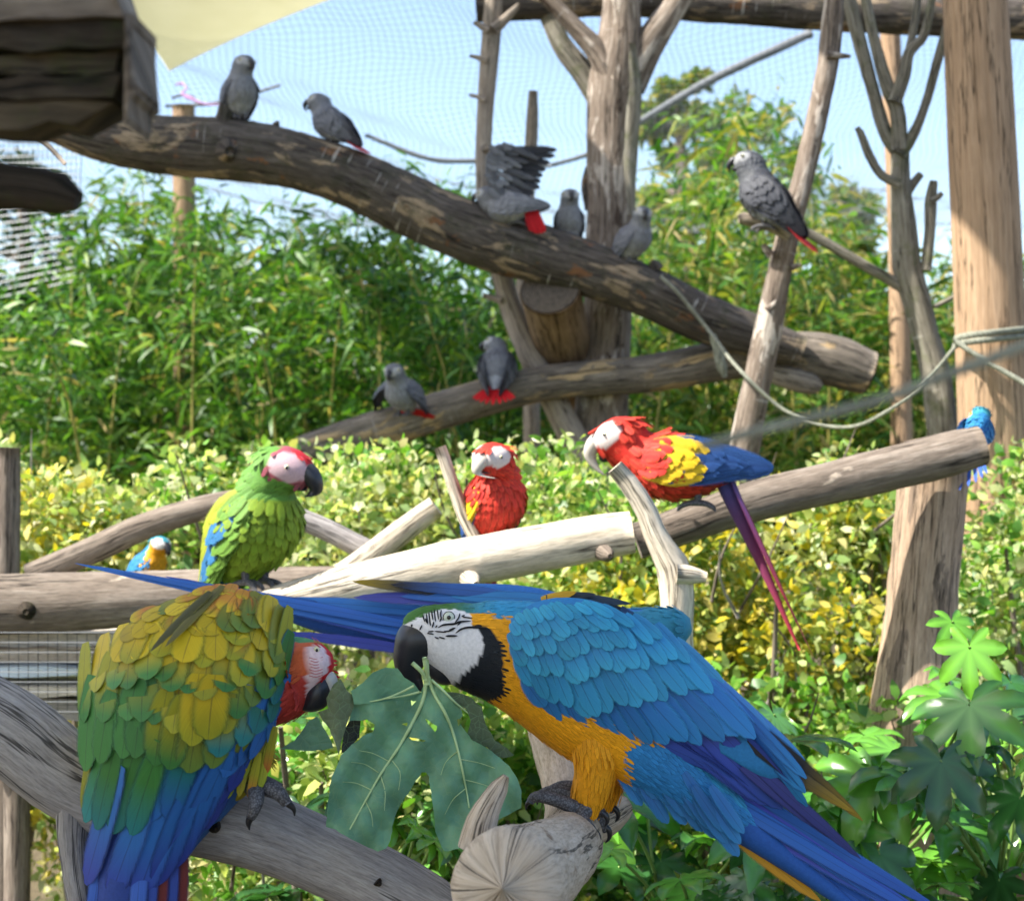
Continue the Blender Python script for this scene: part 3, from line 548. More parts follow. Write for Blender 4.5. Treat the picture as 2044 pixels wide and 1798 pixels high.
# ropes
def rope(name, seq, label, d, parent=None, strands=3, twist=150, hole=None):
    K = rk(seq, d); L = np.linalg.norm(np.diff(K[:, :3], axis=0), axis=1).sum(); m = max(20, int(L/.006)); C = cr(K, m); p = C[:, :3]; T = nrm(np.gradient(p, axis=0))
    A = nrm(np.cross(T, [.2, .3, 1])); B = np.cross(T, A); s = np.linspace(0, L, m); mb = MB()
    for k in range(strands):
        ph = s*twist*.012/C[:, 3].mean()+k*2*math.pi/strands; q = p+C[:, 3:4]*.5*(np.cos(ph)[:, None]*A+np.sin(ph)[:, None]*B)
        v, f, uv = tube(np.concatenate([q, C[:, 3:4]*.56], 1)[::1], 6, .006, .08, k); mb.add(v, f, uv)
    o = mb.build(name, M_ROPE, parent)
    return tag(o, label, 'rope') if parent is None else o
rope('rope', [(1318, 552, 4.5, 4.38), (1345, 575, 4.5, 4.37), (1375, 610, 4.5, 4.37), (1415, 660, 4.5, 4.35), (1480, 742, 4.5, 3.98), (1560, 815, 4.5, 3.95), (1640, 848, 4.5, 3.9), (1710, 850, 4.5, 3.85), (1780, 815, 4.5, 3.82), (1840, 770, 4.5, 3.82), (1900, 700, 4.5, 3.82), (1915, 682, 7, 3.84)], 'knotted rope drooping from the long log to the thick post', None)
rope('rope', [(1905, 690, 7, 3.90), (1925, 684, 7, 3.84), (1975, 678, 7, 3.815), (2030, 672, 7, 3.86), (2060, 668, 7, 3.93)], 'upper rope turn lashed round the thick post', None)
rope('rope', [(1908, 676, 7, 3.90), (1930, 670, 7, 3.84), (1980, 664, 7, 3.815), (2035, 658, 7, 3.86), (2060, 655, 7, 3.93)], 'lower rope turn lashed round the thick post', None)
rope('rope', [(1905, 680, 6, 3.82), (1935, 700, 6, 3.80), (1980, 728, 6, 3.78), (2040, 762, 6, 3.75), (2100, 800, 6, 3.7)], 'short rope end running off the thick post\'s lashing', None)
rope('rope', [(1400, 890, 13), (1600, 838, 14), (1750, 800, 14), (1900, 745, 14), (2044, 690, 15), (2200, 620, 15)], 'thick grey rope stretched close in front of the small grey tree', .62)
t = rope('rope', [(1422, 668, 7), (1432, 700, 9), (1440, 730, 11), (1447, 752, 5)], 'frayed rope end dangling under the long log', 4.33, None, 4, 40)
# ------------------------------------------------------------------ plank shelter, upper left, close to the camera
def plank(parent, name, c4, thick, m, seed=0):
    """c4: four points of the front face; extruded away by the vector thick"""
    A = np.array(c4, float); th = np.array(thick, float); n = 8; mb = MB(); w = np.random.default_rng(seed)
    g = np.linspace(0, 1, n+1); top = A[0]+(A[1]-A[0])*g[:, None]; bot = A[3]+(A[2]-A[3])*g[:, None]
    j = w.normal(0, .0016, (n+1, 3)); top = top+j; bot = bot+w.normal(0, .0016, (n+1, 3))
    V = np.concatenate([top, bot, top+th, bot+th]); k = n+1; f = []
    for i in range(n): f += [(i, i+k, i+k+1, i+1), (i+2*k, i+2*k+1, i+3*k+1, i+3*k), (i, i+1, i+2*k+1, i+2*k), (i+k, i+3*k, i+3*k+1, i+k+1)]
    f += [(0, 2*k, 3*k, k), (n, n+k, n+3*k, n+2*k)]
    uv = np.stack([V[:, 2]+V[:, 1]*.6, V[:, 0]], 1); mb.add(V, f, uv); return mb.build(name, m, parent, False)
DH = 0.9
t = thing('plank_shelter', 'dark weathered plank shelter roof jutting in close to the camera', 'shelter', P(100, 250, DH))
def q4(a, b, c, d, D=DH): return [P(*a, D), P(*b, D), P(*c, D), P(*d, D)]
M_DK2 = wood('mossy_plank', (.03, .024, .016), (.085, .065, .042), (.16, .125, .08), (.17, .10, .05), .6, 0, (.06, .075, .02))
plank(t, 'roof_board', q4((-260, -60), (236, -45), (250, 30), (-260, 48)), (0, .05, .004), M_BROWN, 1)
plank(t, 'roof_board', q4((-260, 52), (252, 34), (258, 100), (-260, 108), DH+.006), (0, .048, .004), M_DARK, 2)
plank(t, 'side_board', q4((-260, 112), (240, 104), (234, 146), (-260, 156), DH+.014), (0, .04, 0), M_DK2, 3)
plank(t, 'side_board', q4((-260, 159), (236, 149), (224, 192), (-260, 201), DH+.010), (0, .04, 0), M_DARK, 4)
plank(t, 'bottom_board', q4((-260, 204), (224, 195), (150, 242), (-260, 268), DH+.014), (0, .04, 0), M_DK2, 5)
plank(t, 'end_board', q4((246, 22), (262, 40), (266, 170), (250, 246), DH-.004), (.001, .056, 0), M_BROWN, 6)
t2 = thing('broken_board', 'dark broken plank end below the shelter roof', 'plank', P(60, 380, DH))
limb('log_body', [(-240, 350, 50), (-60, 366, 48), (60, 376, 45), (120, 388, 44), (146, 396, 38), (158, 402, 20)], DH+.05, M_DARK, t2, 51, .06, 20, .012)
tag(limb('twig', [(40, 250, 6), (78, 275, 6), (105, 300, 5), (130, 328, 4)], 3.2, M_POLE, None, 52, .15, 8), 'small crooked twig below the shelter roof', 'twig')
# ------------------------------------------------------------------ lower perches
def log(name, label, cat, seq, d, m, seed, n=26, noise=.05, step=.02, part='log_body', ref=(0, 1, 0)):
    t = thing(name, label, cat, P(seq[0][0], seq[0][1], d if len(seq[0]) < 4 else seq[0][3])); limb(part, seq, d, m, t, seed, noise, n, step, ref); return t
tk = thing('stake', 'dark brown stake standing beside the pale yellow shrub', 'post', (*P(12, 899, 3.3)[:2], 0)); limb('stake_body', [(18, 893, 22), (14, 1000, 26), (12, 1150, 27), (12, 1600, 28), (12, 2500, 28)], 3.3, M_BROWN, tk, 60, .03)
lg = log('perching_log', 'thick grey brown log behind the left macaw, under the small blue headed bird', 'log', [(-140, 1208, 62), (60, 1204, 60), (250, 1196, 55), (430, 1186, 50), (600, 1176, 45), (720, 1170, 40)], 2.95, M_BROWN, 61)
stub(lg, [(55, 1215, 20), (52, 1220, 16, 2.88), (51, 1221, 6, 2.875)], 2.92, M_DARK, 9, 12)
log('branch', 'brown branch slanting up behind the thick grey brown log', 'branch', [(60, 1150, 26), (180, 1100, 27), (290, 1050, 27), (420, 1010, 24), (560, 985, 20)], 3.15, M_BROWN, 62, 16)
lc = log('perching_log', 'bleached sunlit log slanting up behind the two feeding macaws', 'log', [(480, 1238, 40), (600, 1196, 42), (750, 1160, 46), (900, 1128, 48), (1050, 1100, 48), (1180, 1075, 46), (1262, 1062, 42)], 2.62, M_BLEACH, 63)
stub(lc, [(930, 1150, 20), (945, 1162, 17, 2.57), (950, 1166, 6, 2.56)], 2.6, M_BLEACH, 5, 12); stub(lc, [(1200, 1100, 18), (1214, 1108, 14, 2.57), (1218, 1110, 5, 2.56)], 2.6, M_BROWN, 6, 12)
log('branch', 'bleached branch crossing behind the bleached log, rising to the right', 'branch', [(660, 1165, 26), (740, 1110, 27), (810, 1055, 25), (870, 1010, 22)], 3.05, M_BLEACH, 64, 16)
log('branch', 'pale branch crossing low to the shaded stick beside the green macaw', 'branch', [(560, 1020, 20), (640, 1052, 22), (720, 1092, 22), (800, 1130, 20)], 3.1, M_DRIFT, 65, 16)
log('branch', 'thin pale stick beside the upright scarlet macaw', 'branch', [(878, 892, 12), (905, 970, 13), (930, 1040, 13), (962, 1100, 12)], 2.66, M_BLEACH, 66, 12)
kb = thing('knobbly_branch', 'sunlit knobbly branch standing below the yellow winged macaw', 'branch', (*P(1355, 1240, 2.55)[:2], 0))
limb('branch', [(1228, 932, 18), (1256, 965, 20), (1290, 1020, 22), (1312, 1075, 25), (1345, 1130, 34), (1352, 1190, 34), (1352, 1260, 32), (1362, 1340, 26), (1372, 1420, 18)], 2.55, M_BLEACH, kb, 67, .12); stub(kb, [(1350, 1145, 22), (1385, 1148, 18), (1410, 1152, 10)], 2.53, M_BLEACH, 7, 12)
log('perching_log', 'sloping brown log leading up to the peeling stump', 'log', [(1270, 1080, 36), (1360, 1050, 38), (1500, 1002, 40), (1640, 968, 42), (1780, 935, 44), (1900, 905, 44), (1960, 890, 40)], 2.86, M_BROWN, 68)
sp = thing('peeling_stump', 'broad tan peeling stump with dark streaks beside the bright leaf', 'stump', (*P(1850, 899, 2.98)[:2], 0)); limb('trunk', [(1862, 872, 58), (1866, 900, 66), (1860, 1000, 68), (1848, 1120, 68), (1838, 1260, 72), (1828, 1400, 86), (1820, 1600, 95), (1815, 2700, 110)], 2.98, wood('peeling_bark', (.20, .13, .085), (.44, .32, .225), (.60, .47, .35), (.26, .19, .14), .58, 0), sp, 69, .05, 32, .02)
# platform at the left edge
pf = thing('slatted_platform', 'low pale slatted platform with wire behind the left macaw', 'platform', P(100, 1360, 2.9)); M_PLANK = wood('bleached_board', (.42, .37, .31), (.62, .56, .48), (.76, .70, .61), None, bump=.2)
for i, (ya, yb, dd, mm) in enumerate([(1262, 1292, 3.0, M_PLANK), (1297, 1322, 2.98, M_DRIFT2), (1334, 1352, 2.95, plain('blue_white_board', (.58, .66, .74), .5, .3, .1, 8)), (1372, 1392, 2.94, M_PLANK), (1398, 1440, 2.96, M_DRIFT)]):
    plank(pf, 'slat', [P(-120, ya, dd), P(300, ya-3, dd), P(300, yb-2, dd), P(-120, yb, dd)], (0, .12, .004), mm, 20+i)
wires('wire_mesh', [P(-80, 1420, 2.88), P(290, 1420, 2.88), P(290, 1262, 2.88), P(-80, 1262, 2.88)], 20, 9, .0009, 0, pf)
limb('leg', [(30, 1440, 26), (34, 1600, 26), (34, 2500, 26)], 3.02, M_BROWN, pf, 70); limb('leg', [(250, 1440, 26), (254, 1600, 26), (254, 2500, 26)], 3.02, M_BROWN, pf, 71)
# driftwood perch of the left macaw
pe = thing('driftwood_branch', 'grey driftwood branch gripped by the yellow and red macaw', 'branch', P(300, 1620, 1.78))
limb('branch', [(-120, 1388, 88), (20, 1460, 84), (130, 1545, 82), (240, 1600, 78), (380, 1625, 76), (500, 1650, 78), (640, 1708, 72), (780, 1776, 72), (900, 1850, 70), (1010, 1930, 68)], 1.80, M_DRIFT, pe, 72, .045, 40, .008)
limb('fork', [(150, 1585, 40), (145, 1660, 32), (150, 1740, 26), (165, 1830, 26), (180, 1960, 26)], 1.78, M_DRIFT, pe, 73, .09, 18, .008)
for q in ([(423, 1640, 13), (430, 1652, 12, 1.735), (432, 1654, 4, 1.73)], [(752, 1758, 9), (756, 1762, 8, 1.755), (757, 1763, 3, 1.75)]): stub(pe, q, 1.755, M_DARK, 4, 10)
pr = thing('pale_branch', 'pale sawn branch under the blue macaw\'s foot, pointing at the camera', 'branch', P(1120, 1640, 1.8))
KB = rk([(1085, 1405, 42, 2.4), (1110, 1490, 48, 2.2), (1138, 1590, 52, 1.98), (1140, 1674, 64, 1.81), (1090, 1722, 84, 1.62), (1030, 1756, 108, 1.46), (1014, 1766, 114, 1.41)]); ax_ = nrm(KB[-1, :3]-KB[-2, :3])
KB = np.vstack([KB]+[[*(KB[6, :3]+ax_*q), KB[6, 3]*k] for q, k in ((.010, .97), (.019, .88), (.026, .72), (.031, .50), (.0335, .28), (.0346, .02))])
mb = MB(); v, f, uv = tube(KB, 44, .004, .035, 74, True, (0, 0, -1)); mb.add(v, f, uv); mb.build('branch', M_DRIFT2, pr)
limb('side_branch', [(1130, 1662, 50, 1.84), (1180, 1646, 42, 1.87), (1222, 1622, 34, 1.92), (1240, 1612, 26, 1.94)], None, M_DRIFT2, pr, 75, .07, 24, .008, (0, 0, -1))
stub(pr, [(955, 1690, 42), (962, 1640, 32), (980, 1600, 24), (1000, 1565, 17), (1010, 1548, 7)], 1.54, M_DRIFT2, 6, 16)
# ------------------------------------------------------------------ birds: common tools
def loft(pos, a, b, up, rings=60, seg=40):
    """closed body along pos; b half-size along the dorsal direction, a across it"""
    K = np.concatenate([np.asarray(pos, float), np.asarray(a, float)[:, None], np.asarray(b, float)[:, None], np.asarray(up, float)*np.ones((len(pos), 3))], 1)
    C = cr(K, rings); p = C[:, :3]; T = nrm(np.gradient(p, axis=0)); U = C[:, 5:8]; L = nrm(np.cross(T, U)); U = np.cross(L, T)
    ph = np.linspace(0, 2*math.pi, seg, endpoint=False); r = np.maximum(C[:, 3:5], 1e-4)
    G = p[:, None]+U[:, None]*(np.cos(ph)[None, :, None]*r[:, None, 1:2])+L[:, None]*(np.sin(ph)[None, :, None]*r[:, None, 0:1])
    return G
def grid_normals(G):
    du = np.gradient(G, axis=0); dv = np.roll(G, -1, 1)-np.roll(G, 1, 1); n = nrm(np.cross(dv, du)); c = G.mean(axis=1, keepdims=True)
    s = np.sign(((G-c)*n).sum(-1, keepdims=True)); return n*np.where(s == 0, 1, s)
def grid_mesh(mb, G, col=None):
    m, n = G.shape[:2]; V = G.reshape(-1, 3); f = [(i*n+j, (i+1)*n+j, (i+1)*n+(j+1) % n, i*n+(j+1) % n) for i in range(m-1) for j in range(n)]
    V = np.vstack([V, G[0].mean(0), G[-1].mean(0)]); k = m*n
    f += [(k, j, (j+1) % n) for j in range(n)]+[(k+1, (m-1)*n+(j+1) % n, (m-1)*n+j) for j in range(n)]
    if col is not None: col = np.vstack([col.reshape(-1, 3), col[0].mean(0), col[-1].mean(0)])
    mb.add(V, f, None, col)
FT = np.array([0, .3, .7, .92, 1.]); FW = np.array([.55, .95, 1., .62, .12])
def feather(mb, root, d, n, L, w, c0, c1=None, ce=None, lift=.12, cup=.16):
    """one small feather card: root point, direction, outward normal"""
    d = nrm(d); n = nrm(n-d*(n@d)); s = np.cross(d, n); c0 = np.asarray(c0, float); c1 = c0 if c1 is None else np.asarray(c1, float)
    ce = c1 if ce is None else np.asarray(ce, float); V = []; C = []; U = []
    for t, ww in zip(FT, FW):
        base = root+d*L*t+n*L*lift*(t-.35*t*t); cc = c0+(c1-c0)*t
        for x in (-.5, 0, .5):
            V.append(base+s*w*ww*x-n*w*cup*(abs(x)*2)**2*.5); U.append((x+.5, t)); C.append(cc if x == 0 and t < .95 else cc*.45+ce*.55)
    f = [(3*i+j, 3*i+j+1, 3*i+j+4, 3*i+j+3) for i in range(4) for j in range(2)]
    mb.add(np.array(V), f, np.array(U), np.clip(np.array(C), 0, 1))
def plumage(mb, G, N, colfn, size, i0=0., i1=1., aspect=.75, lift=.12, seed=0, jit=.3):
    """shingle small feathers over a loft, tips towards the tail"""
    r = np.random.default_rng(seed); m, n = G.shape[:2]; mid = G.mean(1); L = np.linalg.norm(np.diff(mid, axis=0), axis=1).sum()*(i1-i0)
    rows = max(4, int(L/(size*.62)))
    for k in range(rows-1, -1, -1):
        u = (i0+(i1-i0)*(k+.3)/rows)*(m-1); i = int(min(m-2, max(1, u))); ring = G[i]; circ = np.linalg.norm(ring-np.roll(ring, 1, 0), axis=1).sum()
        c = max(5, int(circ/(size*aspect*.8)))
        for q in range(c):
            x = ((q+.5*(k % 2)+r.uniform(-.2, .2))/c*n) % n; j = int(x); fr = x-j; j2 = (j+1) % n
            p = G[i, j]*(1-fr)+G[i, j2]*fr; nn = N[i, j]*(1-fr)+N[i, j2]*fr; i2 = min(m-1, i+1); d = (G[i2, j]-G[i-1, j])*(1-fr)+(G[i2, j2]-G[i-1, j2])*fr
            res = colfn(p, i/(m-1), x/n*2*math.pi)
            if res is None: continue
            c0, c1, ce, sc = res; v = r.uniform(.85, 1.15)
            feather(mb, p, nrm(d)+r.normal(0, .06, 3), nn, size*sc*r.uniform(1-jit*.5, 1+jit), size*aspect*sc, np.array(c0)*v, np.array(c1)*v, np.array(ce)*v, lift)
# unit flight feather shared by all large feathers
def feather_mesh(kind):
    tt = [0, .12, .35, .6, .8, .92, 1.0]; ww = {'round': [.5, .8, .98, 1., .92, .66, .16], 'point': [.55, .85, 1., .92, .66, .38, .04]}[kind]; xs = [-.5, -.25, 0, .25, .5]
    V = []; U = []
    for t, w in zip(tt, ww):
        for x in xs: V.append((x*w+(.04 if kind == 'point' else .02)*math.sin(t*3), t, -.16*(2*abs(x)*w)**2*.5+.06*math.sin(t*math.pi))); U.append((x+.5, t))
    f = [(5*i+j, 5*i+j+1, 5*i+j+6, 5*i+j+5) for i in range(6) for j in range(4)]
    mb = MB(); mb.add(np.array(V), f, np.array(U)); o = mb.build('feather', M_FEATHER); me = o.data; bpy.data.objects.remove(o); return me
FEA = {k: feather_mesh(k) for k in ('round', 'point')}
def big_feather(parent, root, tip, width, normal, c0, c1, ce, kind='round', name='feather', curl=1.):
    o = bpy.data.objects.new(name, FEA[kind]); COL.objects.link(o); root = np.asarray(root, float); d = np.asarray(tip, float)-root; L = np.linalg.norm(d); d = d/L
    n = nrm(normal-d*(normal@d)); s = np.cross(d, n); o.parent = parent
    M4 = Matrix.Identity(4)
    for i, v in enumerate((s*width, d*L, n*width*curl, root)):
        for k in range(3): M4[k][i] = v[k]
    o.matrix_parent_inverse = Matrix.Identity(4); o.matrix_basis = parent.matrix_world.inverted()@M4 if parent.type != 'EMPTY' else Matrix.Translation(-Vector(parent.location))@M4
    o.color = (*c0, 1); o['tip'] = [float(q) for q in c1]; o['edge'] = [float(q) for q in ce]
    return o
def inpoly(px, py, poly):
    ins = False; n = len(poly)
    for i in range(n):
        x1, y1 = poly[i]; x2, y2 = poly[i-1]
        if (y1 > py) != (y2 > py) and px < (x2-x1)*(py-y1)/(y2-y1)+x1: ins = not ins
    return ins
def px_of(p):
    return 1022+p[..., 0]/p[..., 1]*FPX, 899-(p[..., 2]-EYE)/p[..., 1]*FPX
def part_tube(name, parent, rows, m, n=10, step=.004, noise=.03, seed=0, ref=(0, 1, 0)):
    mb = MB()
    for r_ in rows:
        v, f, uv = tube(np.array(r_), n, step, noise, seed, True, ref); mb.add(v, f, uv)
    return mb.build(name, m, parent)
CAM = np.array([0, 0, EYE])
# ------------------------------------------------------------------ the blue and gold macaw in front
def blue_macaw():
    D = 1.82; u = S(1, D)
    root = thing('blue_and_gold_macaw', 'blue and gold macaw leaning down to chew the stalk of a big leaf', 'macaw', P(1180, 1610, D))
    # head to rump; in-plane half height, depth half width
    K = [(806, 1250, 6, .008), (816, 1246, 22, .017), (842, 1249, 42, .026), (885, 1266, 68, .035), (935, 1286, 88, .040), (1000, 1300, 104, .044), (1060, 1318, 118, .052), (1130, 1352, 130, .060), (1200, 1400, 132, .062), (1270, 1462, 112, .056), (1350, 1535, 78, .042), (1440, 1610, 46, .028), (1520, 1668, 22, .014)]
    pos = np.array([P(a, b, D) for a, b, *_ in K]); tv = np.gradient(pos, axis=0); up = nrm(np.cross(tv, [0, 1, 0]))
    up = np.where(up[:, 2:3] < 0, -up, up)
    G = loft(pos, [q[3] for q in K], [q[2]*u for q in K], up, 150, 90); N = grid_normals(G)
    Z = lambda l: [(765+x*.16816, 1153.1+y*.16816) for x, y in l]
    FACE = Z([(120, 640), (170, 590), (300, 535), (420, 470), (560, 408), (700, 366), (830, 358), (950, 398), (1040, 440), (1045, 560), (1160, 640), (1190, 750), (1190, 850), (1120, 1010), (1000, 1110), (900, 1200), (820, 1300), (500, 1350), (120, 1300)])
    BLACK = Z([(1045, 560), (1250, 590), (1380, 740), (1430, 1000), (1420, 1200), (1440, 1400), (1230, 1470), (1050, 1400), (780, 1330), (700, 1200), (1000, 1050)])
    YELN = Z([(1030, 430), (1280, 400), (1300, 470), (1480, 500), (1700, 760), (1700, 900), (1430, 900), (1250, 590), (1045, 560)])
    teal, blue, green, gold = (.035, .26, .46), (.03, .20, .46), (.045, .14, .02), (.80, .34, .010)
    r = np.random.default_rng(3)
    def colour(p, jig=0.):
        x, y = px_of(p); x += jig*r.normal(); y += jig*r.normal()
        if inpoly(x, y, FACE): return 'w', (.72, .69, .69)
        if inpoly(x, y, BLACK): return 'k', (.011, .013, .017)
        if inpoly(x, y, YELN): return 'y', gold
        if x < 1000 and y < 1320:
            t = sstep(890, 1000, x); return 'g', tuple(np.array(green)*(1-t)+np.array(teal)*t)
        edge = 1215+(x-1000)*.62 if x < 1180 else 1330+(x-1180)*.9
        if x > 960 and y > edge+10:
            if x > 1248 and y > 1480: return 'b', blue
            return 'y', tuple(np.array(gold)*(1 if y > 1330 else .95))
        return 'b', teal
    cols = np.array([[colour(p)[1] for p in row] for row in G]); mb = MB(); grid_mesh(mb, G, cols)
    body = mb.build('body', M_PLUM, root)
    mb = MB()
    def cf(p, t, ph):
        k, c = colour(p, 3.)
        if k == 'w': return None
        c = np.array(c)
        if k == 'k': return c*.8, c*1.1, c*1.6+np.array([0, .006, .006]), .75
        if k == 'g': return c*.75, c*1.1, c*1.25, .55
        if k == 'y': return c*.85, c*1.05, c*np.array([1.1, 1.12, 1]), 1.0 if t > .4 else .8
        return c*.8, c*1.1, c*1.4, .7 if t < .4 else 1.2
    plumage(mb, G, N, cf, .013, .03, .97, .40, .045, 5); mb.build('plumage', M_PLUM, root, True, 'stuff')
    flat = G.reshape(-1, 3); front = (N.reshape(-1, 3)*(CAM-flat)).sum(1) > 0; F_ = flat[front]; fx, fy = px_of(F_)
    def surf(x, y, out=.0012):
        w = np.argsort((fx-x)**2+(fy-y)**2)[:5]; return P(x, y, F_[w, 1].mean()-out)
    # bare-face feather lines
    mb = MB()
    LN = [[(470, 440), (490, 520)], [(510, 420), (530, 550)], [(540, 400), (560, 570)], [(570, 385), (590, 500)], [(605, 370), (620, 520)], [(640, 370), (655, 490)], [(690, 380), (680, 440), (700, 500)], [(500, 480), (520, 540)], [(600, 520), (580, 590)], [(640, 560), (620, 590)],
          [(650, 590), (720, 555), (840, 545), (910, 520), (1040, 512)], [(910, 420), (890, 480), (850, 530)], [(880, 565), (930, 520), (1000, 512)], [(940, 462), (1000, 470), (1060, 475)], [(930, 455), (970, 440)], [(780, 620), (850, 590)], [(530, 640), (600, 630)], [(610, 632), (680, 638), (750, 645)], [(720, 632), (790, 628), (860, 590)], [(860, 655), (930, 605), (1040, 585), (1240, 600)], [(740, 690), (800, 688), (880, 686)], [(610, 700), (660, 722)], [(660, 700), (735, 722)], [(690, 470), (670, 520)], [(460, 560), (430, 620)], [(520, 655), (600, 668)]]
    for i, l in enumerate(LN):
        q = cr(np.array([surf(*z, .0016) for z in Z(l)]), 7); w = np.array([.35, .9, 1, 1, 1, .8, .3])*u*(2.6 if i in (10, 19, 20) else 1.9)
        v, f, uv = tube(np.concatenate([q, w[:, None]*.8], 1), 6, .0012, .1, i); mb.add(v, f, None, (.008, .008, .01))
    mb.build('face_stripe', M_PLUM, root)
    # eyes
    for s in (1, -1):
        c = surf(896.2, 1231.3, 0) if s == 1 else surf(896.2, 1231.3, 0)*np.array([1, 0, 1])+np.array([0, 2*D-surf(896.2, 1231.3, 0)[1], 0])
        o = -s*np.array([0, 1, 0]); mb = MB(); v, f = ball(c+o*.001, 11*u, 12, (1, .45, 1)); mb.add(v, f); e = mb.build('eye', M_EYEW, root)
        mb = MB(); v, f = ball(c+o*.0036, 4.2*u, 10, (1, .35, 1)); mb.add(v, f); mb.build('pupil', M_EYEB, e)
        th = np.linspace(0, 6.283, 25); q = np.array([c+o*.0016+11.3*u*np.array([math.cos(a), 0, math.sin(a)]) for a in th]); mb = MB(); v, f, uv = tube(np.concatenate([q, np.full((25, 1), .9*u)], 1), 6, .001, 0, 1, False); mb.add(v, f, uv); mb.build('eyelid', M_BEAK, e)
    # beak: upper mandible as a hooked, laterally flattened loft
    U = [(884, 1276, 10, .020), (864, 1272, 34, .0245), (838, 1280, 48, .0245), (823, 1304, 39, .021), (818, 1330, 30, .017), (826, 1354, 18, .010), (838, 1371, 9, .005), (845, 1380, 2, .0015)]
    pos = np.array([P(a, b, D-.004) for a, b, *_ in U]); tv = np.gradient(pos, axis=0); up = np.cross(tv, [0, 1, 0])
    g = loft(pos, [q[3] for q in U], [q[2]*u for q in U], nrm(up), 40, 32); mb = MB(); grid_mesh(mb, g); mb.build('upper_beak', M_BEAK, root)
    Lw = [(928, 1318, 14, .013), (912, 1322, 34, .019), (895, 1328, 38, .020), (880, 1330, 35, .018), (868, 1325, 24, .014), (862, 1312, 12, .008)]
    pos = np.array([P(a, b, D-.003) for a, b, *_ in Lw]); g = loft(pos, [q[3] for q in Lw], [q[2]*u for q in Lw], (0, 0, 1), 26, 28); mb = MB(); grid_mesh(mb, g); mb.build('lower_beak', M_BEAK, root)
    mb = MB(); v, f = ball(surf(824, 1248, -.0015), 4.5*u, 8, (1, .5, .8)); mb.add(v, f); mb.build('nostril', M_EYEB, root)
    # wing shell on which the flight feathers lie
    A, B = np.array([1052, 1262.]), np.array([1610, 1575.]); ax = (B-A)/np.linalg.norm(B-A); pe_ = np.array([-ax[1], ax[0]]); LEN = np.linalg.norm(B-A)
    def woff(x, y):
        q = np.array([x, y])-A; t = np.clip(q@ax/LEN, -.1, 1.05); w = np.interp(t, [-.1, 0, .15, .4, .7, 1], [60, 96, 125, 118, 70, 34])*1.25; k = np.clip((q@pe_)/w, -.97, .97)
        return np.interp(t, [-.1, .05, .3, .6, 1.05], [.052, .066, .070, .056, .028])*math.sqrt(1-k*k)*.9+.010
    def wp(x, y, layer=0.): return P(x, y, D-woff(x, y)-layer)
    def wn_(x, y):
        a = wp(x+6, y)-wp(x-6, y); b = wp(x, y+6)-wp(x, y-6); n = nrm(np.cross(a, b)); return n if n[1] < 0 else -n
    wing = MB(); OUT = [(1020, 1235), (1060, 1205), (1120, 1192), (1200, 1203), (1290, 1250), (1380, 1325), (1480, 1415), (1570, 1510), (1600, 1560), (1560, 1575), (1460, 1520), (1350, 1470), (1230, 1455), (1140, 1420), (1070, 1370), (1025, 1300)]
    oc = cr(np.array([[x, y, 0.] for x, y in OUT+OUT[:1]]), 60)[:-1, :2]; cc = oc.mean(0); V = []; 
    for k in np.linspace(0.02, 1, 9):
        for p in oc: q = cc+(p-cc)*k; V.append(wp(*q, -.006+(-.012 if k > .99 else 0)))
    n = len(oc); wing.add(np.array(V), [(i*n+j, i*n+(j+1) % n, (i+1)*n+(j+1) % n, (i+1)*n+j) for i in range(8) for j in range(n)], None, (.03, .19, .42))
    wg = wing.build('wing', M_PLUM, root)
    bl, dk, tq, pu = (.03, .21, .46), (.03, .14, .42), (.04, .31, .50), (.05, .09, .42)
    def row(roots, tips, n, w, layer, c0, c1, ce, kind='round', j=3., seed=1):
        rr = np.random.default_rng(seed); a = cr(np.array([[*q, 0.] for q in roots]), n); b = cr(np.array([[*q, 0.] for q in tips]), n)
        for i in range(n):
            t = i/max(1, n-1); f = lambda c: tuple(np.array(c[0])*(1-t)+np.array(c[1])*t) if hasattr(c[0], '__len__') else c
            ra = a[i, :2]+rr.normal(0, j, 2); tb = b[i, :2]+rr.normal(0, j*1.7, 2); ly = layer+.0012*(i % 2)+.0002*i
            big_feather(wg, wp(*ra, ly-.0015), wp(*tb, ly), w*u*rr.uniform(.95, 1.35), wn_(*tb), f(c0), f(c1), f(ce), kind, curl=.75)
    # outer primaries, dark with gold vanes, then the blue ones over them
    row([(1500, 1440), (1490, 1480)], [(1722, 1640), (1706, 1622)], 2, 34, -.006, (.02, .018, .02), (.30, .19, .012), (.012, .012, .015), 'point', 1)
    row([(1500, 1520), (1480, 1530)], [(1718, 1716), (1690, 1690)], 2, 30, -.006, (.05, .06, .24), (.04, .05, .2), (.012, .012, .03), 'point', 1)
    row([(1215, 1430), (1300, 1440), (1400, 1450), (1450, 1430)], [(1440, 1545), (1530, 1600), (1590, 1622), (1612, 1618)], 9, 40, -.002, pu, (.045, .10, .42), (.02, .03, .16), 'round', 2)
    row([(1380, 1310), (1440, 1400)], [(1606, 1522), (1612, 1612)], 4, 38, .001, dk, bl, (.02, .08, .28), 'round', 2)
    row([(1045, 1350), (1090, 1365), (1150, 1372), (1210, 1365), (1280, 1350), (1330, 1320), (1370, 1300)], [(1085, 1420), (1135, 1458), (1200, 1486), (1270, 1502), (1345, 1484), (1432, 1480), (1540, 1462)], 15, 44, .004, (.03, .16, .45), (.03, .20, .47), (.04, .26, .50), 'round', 4)
